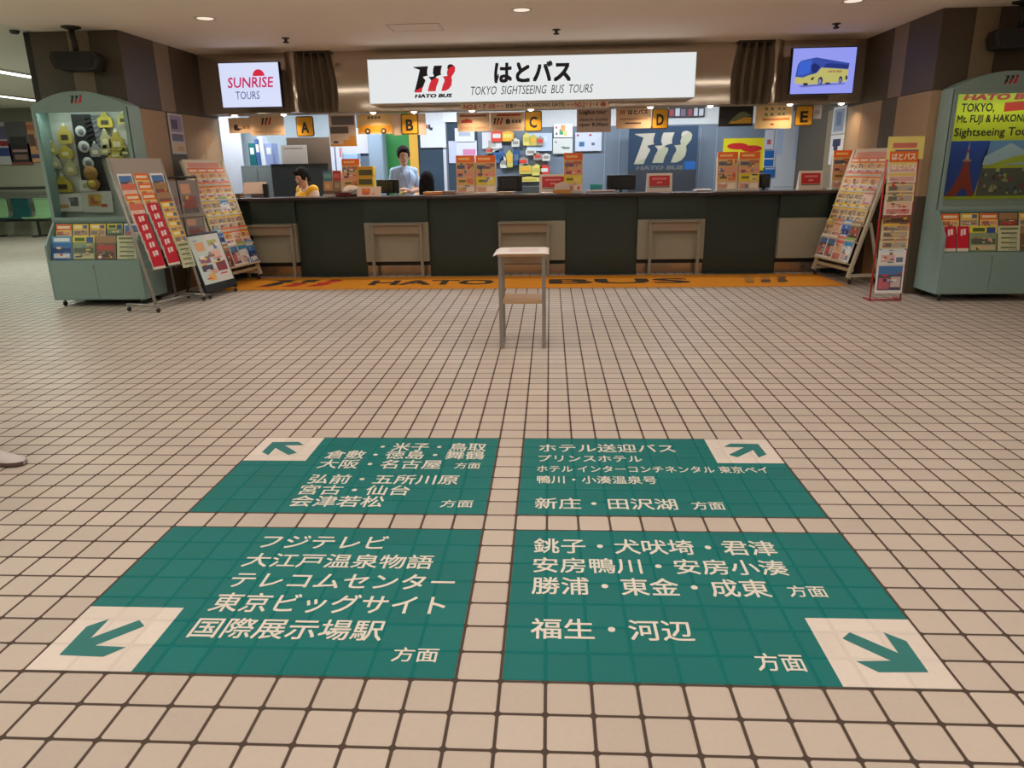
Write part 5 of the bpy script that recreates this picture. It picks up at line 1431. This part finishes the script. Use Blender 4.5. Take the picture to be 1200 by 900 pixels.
def monitor(px0, py0, px1, Y, label, ang=0.0):
    a, b, c, d = rect(px0, py0, px1, 224, Y)
    xm = (a + b) / 2; w = b - a
    t = thing('computer_monitor', label, 'monitor', (xm, Y, ZT - .2), 'monitors facing the staff')
    ca, sa = math.cos(ang), math.sin(ang)
    zb = max(ZT + .02, d - .30)
    f = Fr((xm - ca * w / 2, Y - sa * w / 2, zb), (ca, sa, 0), (0, -.06, 1))
    mb = MB(); mb.fbox(f, 0, 0, -.03, w, d - zb, 0, BLACK, .006); mb.build('back_shell', t)
    mb = MB(); mb.fbox(f, .2 * w, .12 * (d - zb), 0, .8 * w, .8 * (d - zb), .025, M((30, 30, 32), .4), .008); mb.build('rear_bulge', t)
    mb = MB(); mb.fbox(f, .012, .012, -.034, w - .012, d - zb - .012, -.030, M((70, 90, 110), .2)); mb.build('screen', t)
    mb = MB(); mb.bar((xm, Y + .04, .752), (xm, Y + .01, zb + .08), .05, .03, BLACK); mb.build('neck', t)
    mb = MB(); mb.lathe((xm, Y + .05, .7505), [(.11, 0), (.11, .008), (.04, .016), (.002, .018)], BLACK, 18); mb.build('foot', t)
YM = 8.27
monitor(440, 210.5, 468, YM, 'black monitor seen from behind, before the standing woman', -.25)
monitor(583, 206, 612, YM, 'black monitor seen from behind, right of twin tall brochures', .1)
monitor(711, 205, 745, YM, 'black wide monitor left of the navy emblem panel')
monitor(886, 204, 905, YM, 'narrow black monitor left of the white door', .5)
def closed_sign(px0, py0, px1, Y, label):
    a, b, c, d = rect(px0, py0, px1, 224, Y)
    t = thing('counter_sign', label, 'sign', ((a + b) / 2, Y, ZT), 'red and white counter signs')
    f = Fr((a, Y, ZT), (1, 0, 0), (0, .12, 1)); w, h = b - a, d - ZT
    mb = MB(); mb.prism(Fr((a, Y, ZT), (0, 1, 0), (0, 0, 1)), [(0, 0), (.10, 0), (.12 * h + .006, h), (.12 * h, h)], 0, w, M((226, 214, 204), .4)); mb.build('stand', t, recalc=True)
    mb = MB(); mb.poly(f, [(.1 * w, .32 * h), (.9 * w, .32 * h), (.9 * w, .88 * h), (.1 * w, .88 * h)], .002, M((196, 40, 46), .45))
    mb.poly(f, [(.22 * w, .66 * h), (.78 * w, .66 * h), (.78 * w, .76 * h), (.22 * w, .76 * h)], .003, M((226, 130, 124), .45))
    mb.poly(f, [(.4 * w, .46 * h), (.6 * w, .46 * h), (.6 * w, .56 * h), (.4 * w, .56 * h)], .003, M((226, 130, 124), .45))
    mb.poly(f, [(.1 * w, .24 * h), (.9 * w, .24 * h), (.9 * w, .30 * h), (.1 * w, .30 * h)], .003, M((110, 100, 84), .45))
    mb.build('red_notice', t)
closed_sign(632, 204, 664, 8.02, 'red and white sign half behind the cream tissue box')
closed_sign(758, 203, 788, 7.98, 'red and white sign in front of the navy panel')
closed_sign(936.5, 200, 964.5, 7.98, 'red and white sign in front of the white door')
# tissue box in front of the red sign
a, b, c, d = rect(648, 209, 669, 226, 7.88)
t = thing('tissue_box', 'cream box on an orange base in front of the red sign', 'box', ((a + b) / 2, 7.92, ZT))
mb = MB(); mb.box((a, 7.86, ZT), (b, 7.98, ZT + .045), M((214, 150, 66), .5), .004); mb.build('base', t)
mb = MB(); mb.prism(Fr((a + .01, 7.87, ZT + .046), (1, 0, 0), (0, 0, 1)), [(0, 0), (b - a - .02, 0), (b - a - .03, .07), ((b - a) * .55, .10), (.02, .07)], -.10, 0, M((226, 206, 188), .5)); mb.build('carton', t, recalc=True)
a, b, c, d = rect(690.5, 210, 704.5, 221, 8.3)
mb = MB(); f = front(a, ZT, 8.06); w = b - a
mb.prism(f, [(.1 * w, 0), (.9 * w, 0), (w, .085), (0, .095)], -.08, 0, M((40, 150, 150), .5)); mb.prism(f, [(.02 * w, .092), (.98 * w, .084), (.98 * w, .10), (.02 * w, .108)], -.08, .002, M((60, 170, 168), .5))
tag(mb.build('teal_box'), 'small teal box left of the wide monitor', 'box')
def papers(px0, px1, Y, n, colr, label, fan=.03, name='paper_stack'):
    a, b, c, d = rect(px0, 218, px1, 226, Y)
    mb = MB()
    for i in range(n):
        q = random.uniform(-fan, fan) * 4
        f = Fr((a + random.uniform(-.01, .01), Y - .09, ZT + .003 + i * .006), (math.cos(q), math.sin(q), 0), (-math.sin(q), math.cos(q), 0))
        mb.fbox(f, 0, 0, 0, b - a, .18, .005, M(random.choice(colr), .6))
    tag(mb.build(name), label, 'papers', 'papers on the counter')
papers(556, 580, 7.88, 4, [(232, 230, 226), (222, 220, 216)], 'white papers lying before the twin tall brochures')
papers(582, 602, 7.90, 5, [(226, 200, 170), (206, 180, 150)], 'beige papers lying before the monitor right of twin brochures')
papers(497, 519, 7.92, 7, [(226, 150, 90), (236, 180, 120), (222, 130, 80)], 'orange leaflets lying before the black haired clerk')
papers(686, 720, 7.95, 5, [(226, 196, 190), (206, 170, 160), (230, 226, 222)], 'pink and white papers below the teal box')
papers(815, 833, 7.95, 4, [(230, 222, 210), (206, 190, 180)], 'papers left of the twin brochures under yellow poster')
papers(395, 410, 7.90, 8, [(150, 50, 46), (110, 60, 60)], 'dark red leaflets below the small brochures', .05)
papers(636, 648, 7.86, 3, [(230, 228, 224)], 'thin white papers left of the cream tissue box')
# white crumpled plastic bag
a, b, c, d = rect(400, 212, 424, 225, 7.95)
mb = MB(); mb.ball(((a + b) / 2, 7.98, ZT + .065), .1, M((222, 214, 206), .35), 20, ((b - a) / .2, .8, .62))
rb = random.Random(5)
for v in mb.bm.verts:
    v.co += Vector((rb.uniform(-.012, .012), rb.uniform(-.012, .012), rb.uniform(-.014, .014)))
    v.co.z = max(v.co.z, ZT + .001)
tag(mb.build('plastic_bag'), 'white crumpled plastic bag before the tall orange brochure', 'bag')
a, b, c, d = rect(418, 216, 446, 229, 7.86)
mb = MB(); f = Fr((a, 7.85, ZT), (1, 0, 0), (0, .35, 1)); mb.sheet(f, b - a, .125, .01, M((232, 206, 190), .5), [(.2, .25, .55, .85, (232, 120, 50)), (.25, .15, .5, .4, (206, 90, 50)), (.3, .6, .5, .8, (226, 150, 80)), (.62, .2, .75, .32, (214, 120, 90))])
tag(mb.build('picture_stand'), 'white card with orange food picture leaning on the counter', 'card')
# things at the left end of the counter
a, b, c, d = rect(286, 208, 311, 229, 7.95)
t = thing('document_tray', 'white tilted paper tray at the left end of the counter', 'tray', ((a + b) / 2, 7.95, ZT))
mb = MB(); f = Fr((a, 7.88, ZT + .05), (1, .25, 0), (0, .25, .5)); mb.fbox(f, 0, 0, -.012, b - a, .16, 0, M((226, 204, 196), .5)); mb.build('tray', t)
mb = MB(); f2 = Fr((b - .03, 7.93, ZT), (1, .25, 0), (0, 0, 1)); mb.fbox(f2, 0, 0, -.12, .06, .17, .0, M((30, 28, 30), .5)); mb.fbox(f2, -.16, 0, -.12, 0, .05, -.02, M((120, 96, 88), .5)); mb.build('stand', t)
papers(263, 284, 7.95, 9, [(90, 120, 120), (226, 200, 80), (206, 150, 120), (160, 80, 80)], 'coloured leaflet pile at the left end of counter', .05)
# cash tray papers near the clerk
a, b, c, d = rect(519, 221, 534, 229, 7.92)
mb = MB(); mb.box((a, 7.86, ZT), (b, 7.98, ZT + .05), M((150, 124, 106), .5), .004)
tag(mb.build('wooden_box'), 'small brown box left of the twin tall brochures', 'box')

# ------------------------------------------------------------------ people
SKIN = (206, 158, 134)
def blob(chains, balls, m, voxel, name, parent, z_eps=None, keep=None):
    "one continuous surface grown round tapering limbs"
    mb = MB()
    for ch in chains:
        for (p, r), (q, s) in zip(ch, ch[1:]):
            p, q = Vector(p), Vector(q)
            mb.tube([p, p.lerp(q, .5), q], [r, (r + s) / 2, s], m, 12)
        for p, r in ch:
            mb.ball(p, r, m, 12)
    for c, r, sc in balls:
        mb.ball(c, r, m, 18, sc)
    if keep: keep(mb)
    o0 = WL[parent.name]
    bmesh.ops.translate(mb.bm, verts=mb.bm.verts[:], vec=-o0)
    me = bpy.data.meshes.new(name); mb.bm.to_mesh(me); mb.bm.free()
    o = bpy.data.objects.new(name, me); COL.objects.link(o)
    r = o.modifiers.new('r', 'REMESH'); r.mode = 'VOXEL'; r.voxel_size = voxel; r.use_smooth_shade = True
    s = o.modifiers.new('s', 'SMOOTH'); s.iterations = 4; s.factor = .5
    dg = bpy.context.evaluated_depsgraph_get()
    me2 = bpy.data.meshes.new_from_object(o.evaluated_get(dg))
    bpy.data.objects.remove(o)
    me2.materials.clear(); me2.materials.append(m)
    for p in me2.polygons: p.use_smooth = True; p.material_index = 0
    ob = bpy.data.objects.new(name, me2); COL.objects.link(ob); ob.parent = parent
    WL[ob.name] = o0.copy()
    return ob

def person(label, base, P, yaw, shirt, lower, hair, hairlen, vest=None, sleeve='short', skirt=False, shoe=(230, 228, 224), detail=.009, head_tilt=(0, 0), name='person'):
    """P: joints in a local frame (x to the figure's left, y forward, z up)"""
    t = thing(name, label, 'person', base)
    B = Vector(base); c, s = math.cos(yaw), math.sin(yaw)
    def w(p): return B + Vector((c * p[0] - s * p[1], s * p[0] + c * p[1], p[2]))
    for k in ('shl', 'shr'):
        P[k] = (P[k][0], P[k][1], P[k][2] - .018)
    J = {k: w(v) for k, v in P.items()}
    fw = Vector((-s, c, 0)); lf = Vector((c, s, 0)); up = Vector((0, 0, 1))
    # head axes
    tilt, turn = head_tilt
    hf = (fw * math.cos(turn) + lf * math.sin(turn)).normalized()
    hl = Vector((hf.y, -hf.x, 0)) * (1 if Vector((hf.y, -hf.x, 0)).dot(lf) > 0 else -1)
    hu = (up * math.cos(tilt) + hf * math.sin(tilt)).normalized()
    hfd = (hf * math.cos(tilt) - up * math.sin(tilt)).normalized()
    H = J['head']
    def h(l, f, u): return H + hl * l + hfd * f + hu * u
    sk = M(SKIN, .5, var=.04)
    chains = [[(J['pelvis'], .105), (J['waist'], .095), (J['chest'], .105)], [(J['chest'] + up * .10, .06), (J['neck'], .047), (H - hu * .05, .05)]]
    for sd in 'lr':
        chains.append([(J['sh' + sd], .048), (J['el' + sd], .038), (J['wr' + sd], .026)])
        chains.append([(J['chest'] + up * .10, .05), (J['sh' + sd], .046)])
        chains.append([(J['hip' + sd], .085), (J['kn' + sd], .055), (J['an' + sd], .037)])
        chains.append([(J['an' + sd] + up * -.02, .032), (J['an' + sd].lerp(J['to' + sd], .7) - up * .006, .014)])
        # hand: palm, four fingers, thumb
        wr, ha = J['wr' + sd], J['ha' + sd]
        d = (ha - wr).normalized()
        side = d.cross(up)
        if side.length < .2: side = lf.copy()
        side.normalize(); nrm = side.cross(d).normalized()
        palm = wr + d * .05
        chains.append([(wr, .024), (palm, .028)])
        chains.append([(palm - side * .016, .024), (palm + side * .016, .024)])
        for i, (o, L) in enumerate(((-.03, .06), (-.011, .074), (.010, .07), (.028, .055))):
            k = palm + d * .03 + side * o
            m1 = k + d * L * .55 - nrm * .006; m2 = k + d * L - nrm * .024
            chains.append([(k, .0095), (m1, .0085), (m2, .0075)])
        th = palm - side * .03
        inw = -side if (palm - J['chest']).dot(side) < 0 else side
        chains.append([(palm - d * .02 + inw * .02, .013), (palm + inw * .042 + d * .012, .0105), (palm + inw * .05 + d * .04, .009)])
    balls = [(H + hu * .03, .098, (.80, .95, 1.05)), (h(0, .012, -.045), .075, (.82, .95, .95)), (h(0, .075, -.085), .03, (1, .8, .8)),
             (h(0, .098, -.012), .016, (.8, 1, 1.3)), (h(.08, 0, -.005), .026, (.4, .8, 1.2)), (h(-.08, 0, -.005), .026, (.4, .8, 1.2)),
             (J['chest'], .13, (1.15, .85, 1.1))]
    blob(chains, balls, sk, detail, 'body', t)
    # face
    for e in (-.034, .034):
        mb = MB(); mb.ball(h(e, .084, .012), .011, M((176, 160, 150), .4), 12, (1.1, .7, .6)); o = mb.build('eye', t)
        mb = MB(); mb.ball(h(e, .0925, .012), .005, INK, 10); mb.build('pupil', o)
        mb = MB(); mb.tube([h(e - .02, .088, .036), h(e, .095, .041), h(e + .02, .088, .036)], .0035, M(hair, .7), 6); mb.build('eyebrow', t)
    mb = MB(); mb.tube([h(-.024, .088, -.055), h(0, .097, -.052), h(.024, .088, -.055)], [.004, .0075, .004], M((168, 84, 80), .5), 8); mb.build('lips', t)
    # hair
    hm = M(hair, .85, var=.2, scale=60, spec=.15)
    hb = [(h(.072, .03, .045), .034, (.5, 1, 1.5)), (h(-.072, .03, .045), .034, (.5, 1, 1.5)), (h(0, -.09, -.03), .045, (1, .8, 1.1)), (h(0, -.022, .055), .105, (.90, 1.0, .98)), (h(0, .045, .105), .055, (1.15, .75, .5)), (h(.07, -.0, .03), .04, (.5, 1, 1.4)), (h(-.07, -.0, .03), .04, (.5, 1, 1.4)), (h(0, -.062, .0), .066, (1.0, .7, 1.0))]
    hc = []
    if hairlen > 0:
        for l in (-.06, -.03, 0, .03, .06):
            hc.append([(h(l, -.06, .02), .045), (h(l * 1.15, -.075, -.12) , .042), (h(l * 1.1, -.08, -.12 - hairlen), .03)])
    blob(hc, hb, hm, .009, 'hair', t)
    # clothing
    def shell(extra=0.0):
        ch = [[(J['pelvis'], .118 + extra), (J['waist'], .112 + extra), (J['chest'], .122 + extra)]]
        for sd in 'lr':
            ch.append([(J['neck'] - up * .055, .056), (J['sh' + sd] + up * .004, .05)])
            ch.append([(J['chest'] + up * .088, .068 + extra), (J['sh' + sd], .059 + extra)])
        return ch
    bl = lambda e: [(J['chest'], .142 + e, (1.15, .78, 1.05)), ((J['pelvis'] + J['waist']) / 2, .125 + e, (1.2, .9, 1.1))]
    ch = shell()
    for sd in 'lr':
        el = J['el' + sd]; sh = J['sh' + sd]
        if sleeve == 'short': ch.append([(sh - up * .01, .054), (sh.lerp(el, .72), .053)])
        else: ch.append([(sh, .062), (el, .052), (el.lerp(J['wr' + sd], .9), .038)])
    blob(ch, bl(0), M(shirt, .75, var=.05), detail, 'shirt', t)
    if vest:
        ch = [[(J['pelvis'], .125), (J['waist'], .12), (J['chest'], .132)]]
        for sd in 'lr': ch.append([(J['chest'] + up * .075, .078), (J['chest'].lerp(J['sh' + sd], .86) + up * .06, .072)])
        blob(ch, bl(.011), M(vest, .7, var=.06), detail, 'vest', t)
    lm = M(lower, .75, var=.06)
    ch = []
    for sd in 'lr':
        if skirt:
            ch.append([(J['pelvis'] - up * .02, .125), (J['hip' + sd] - up * .10, .12), (J['kn' + sd] + up * .02, .105)])
        else:
            ch.append([(J['hip' + sd] + up * .03, .10), (J['kn' + sd], .072), (J['an' + sd] + up * .03, .055)])
    blob(ch, [(J['pelvis'] - up * .02, .13, (1.2, .95, .8))], lm, detail, 'skirt' if skirt else 'trousers', t)
    for sd in 'lr':
        an, to = J['an' + sd], J['to' + sd]
        g = (to - an); g.z = 0; g = g.normalized() if g.length > 0 else fw
        z = an.z - .075
        mb = MB()
        p0 = Vector((an.x, an.y, z)) - g * .06
        sdv = Vector((-g.y, g.x, 0))
        # sole outline and upper, lofted
        sec = [(0.0, .028, .075), (.05, .036, .085), (.10, .036, .072), (.16, .042, .052), (.21, .044, .040), (.25, .032, .030), (.268, .012, .022)]
        rings = []
        for dd, hw, ht in sec:
            q = p0 + g * dd
            rings.append([mb.bm.verts.new(q + sdv * x + up * zz) for x, zz in ((-hw * .92, 0.0), (-hw, .02), (-hw * .86, ht * .72), (-hw * .4, ht), (hw * .4, ht), (hw * .86, ht * .72), (hw, .02), (hw * .92, 0.0))])
        k = mb.mi(M(shoe, .5))
        for A, Bb in zip(rings, rings[1:]):
            for i in range(8):
                f_ = mb.bm.faces.new((A[i], A[(i + 1) % 8], Bb[(i + 1) % 8], Bb[i])); f_.material_index = k; f_.smooth = True
        mb.bm.faces.new(rings[0]).material_index = k; mb.bm.faces.new(rings[-1][::-1]).material_index = k
        o = mb.build('shoe', t, recalc=True)
        mb = MB()
        q0 = [p0 + g * dd for dd, _, _ in sec]
        pts = [q + sdv * hw * 1.04 for q, (dd, hw, ht) in zip(q0, sec)] + [q - sdv * hw * 1.04 for q, (dd, hw, ht) in reversed(list(zip(q0, sec)))]
        va = [mb.bm.verts.new(q) for q in pts]; vb = [mb.bm.verts.new(q + up * .018) for q in pts]
        k = mb.mi(M((96, 74, 66), .7))
        n_ = len(pts)
        mb.bm.faces.new(va).material_index = k; mb.bm.faces.new(vb[::-1]).material_index = k
        for i in range(n_): mb.bm.faces.new((va[i], vb[i], vb[(i + 1) % n_], va[(i + 1) % n_])).material_index = k
        mb.build('sole', o, recalc=True)
    return t, J, w

def standing_pose(sh=.17, lean=0.0):
    return {'pelvis': (0, 0, .90), 'waist': (0, 0, 1.04), 'chest': (0, lean, 1.22), 'neck': (0, lean + .01, 1.405), 'head': (0, lean + .02, 1.51),
            'shl': (sh, lean, 1.33), 'shr': (-sh, lean, 1.33), 'ell': (sh + .05, -.02, 1.06), 'elr': (-sh - .05, -.02, 1.06),
            'wrl': (.07, .20, 1.00), 'wrr': (-.09, .20, .98), 'hal': (.0, .30, 1.02), 'har': (-.0, .30, .98),
            'hipl': (.09, 0, .86), 'hipr': (-.09, 0, .86), 'knl': (.09, .02, .48), 'knr': (-.09, .02, .48), 'anl': (.09, 0, .08), 'anr': (-.09, 0, .08), 'tol': (.11, .14, .03), 'tor': (-.11, .14, .03)}
# the standing woman: faces the hall, turned a little to the right of the picture
pw = standing_pose(.15)
pw.update({'wrl': (.10, .20, 1.06), 'wrr': (-.02, .24, 1.04), 'hal': (.05, .29, 1.08), 'har': (.06, .30, 1.05)})
wx = at(472, 185, 9.05)
tw, J, _ = person('standing woman in pale blue short sleeved shirt holding papers, looking down', (wx.x + .005, 9.05, .002), pw, math.pi + .45, (176, 196, 226), (206, 196, 190), (40, 30, 30), 0, skirt=True, shoe=(60, 50, 50), head_tilt=(.18, .05))
# lanyard
mb = MB(); c0 = J['chest']; fwd = Vector((-math.sin(math.pi + .45), math.cos(math.pi + .45), 0)); lft = Vector((math.cos(math.pi + .45), math.sin(math.pi + .45), 0))
mb.tube([J['neck'] + lft * .06, c0 + fwd * .142 + lft * .05 + Vector((0, 0, .03)), c0 + fwd * .14 - Vector((0, 0, .12)), c0 + fwd * .142 - lft * .05 + Vector((0, 0, .03)), J['neck'] - lft * .06], .004, M((60, 60, 100), .5), 6); mb.build('lanyard', tw)
mb = MB(); f = Fr(J['wrl'] + Vector((-.02, -.10, -.13)), (1, 0, 0), (0, .3, 1)); mb.sheet(f, .10, .13, .004, M((206, 206, 150), .5), [(.2, .3, .7, .7, (130, 140, 80))])
tag(mb.build('paper_slip'), 'small yellowish slip held by the standing woman', 'paper')
# seated figures
def seated_pose(sh=.17, lean=.08, seat=.46):
    z = seat + .09
    return {'pelvis': (0, 0, z), 'waist': (0, lean * .4, z + .15), 'chest': (0, lean, z + .34), 'neck': (0, lean + .03, z + .525), 'head': (0, lean + .06, z + .63),
            'shl': (sh, lean, z + .45), 'shr': (-sh, lean, z + .45), 'ell': (sh + .06, lean + .06, z + .20), 'elr': (-sh - .06, lean + .06, z + .20),
            'wrl': (.12, lean + .30, z + .24), 'wrr': (-.12, lean + .30, z + .24), 'hal': (.08, lean + .39, z + .245), 'har': (-.08, lean + .39, z + .245),
            'hipl': (.09, .04, z - .01), 'hipr': (-.09, .04, z - .01), 'knl': (.10, .44, z + .0), 'knr': (-.10, .44, z + .0), 'anl': (.10, .42, .08), 'anr': (-.10, .42, .08), 'tol': (.11, .56, .03), 'tor': (-.11, .56, .03)}
def office_chair(x, y, label, up=0.0):
    t = thing('office_chair', label, 'chair', (x, y, 0), 'office chairs')
    D = M((50, 52, 58), .7)
    mb = MB(); mb.box((x - .22, y - .22, .35 + up), (x + .22, y + .22, .41 + up), D, .02); mb.build('seat', t)
    mb = MB(); mb.tube([(x, y, .08), (x, y, .35 + up)], .025, BLACK, 10); mb.build('column', t)
    for k in range(5):
        q = k * 2 * math.pi / 5
        mb = MB(); mb.bar((x, y, .085), (x + .26 * math.cos(q), y + .26 * math.sin(q), .065), .035, .025, BLACK); o = mb.build('leg', t)
        mb = MB(); caster(mb, (x + .25 * math.cos(q), y + .25 * math.sin(q), .001), r=.022); mb.build('caster', o)
mh = at(357, 208, 8.62)
person('seated man in yellow vest over pale shirt, head bowed to the left', (mh.x + .10, 8.66, .002), seated_pose(.20, .10, .52), math.pi - .75, (222, 190, 176), (60, 60, 70), (26, 22, 22), 0, vest=(236, 178, 30), sleeve='long', shoe=(40, 36, 36), head_tilt=(.35, -.15))
office_chair(mh.x + .10, 8.66, 'dark office chair under the man in yellow', .08)
bh = at(501, 205, 8.62)
person('seated clerk with long black hair seen from behind', (bh.x, 8.62, .002), seated_pose(.16, .05, .44), .25, (216, 210, 216), (60, 60, 70), (18, 15, 16), .28, sleeve='long', shoe=(40, 36, 36), head_tilt=(.15, .2))
office_chair(bh.x, 8.62, 'dark office chair under the long haired clerk')
# the passer-by whose white shoe enters the picture at the left edge
pp = standing_pose(.18)
pp.update({'ell': (.25, -.12, 1.07), 'elr': (-.25, -.12, 1.07), 'wrl': (.24, -.20, .86), 'wrr': (-.24, -.20, .86), 'hal': (.23, -.24, .78), 'har': (-.23, -.24, .78),
           'knl': (.09, .10, .49), 'anl': (.09, .10, .08), 'tol': (.09, .24, .03), 'knr': (-.09, -.02, .47), 'anr': (-.09, -.22, .10), 'tor': (-.09, -.08, .03)})
person('passer-by at the left edge, only a white sneaker in view', (-2.60, 1.60, .002), pp, -math.pi / 2 - .08, (120, 130, 140), (60, 66, 84), (30, 26, 26), 0, sleeve='long', shoe=(214, 206, 206))
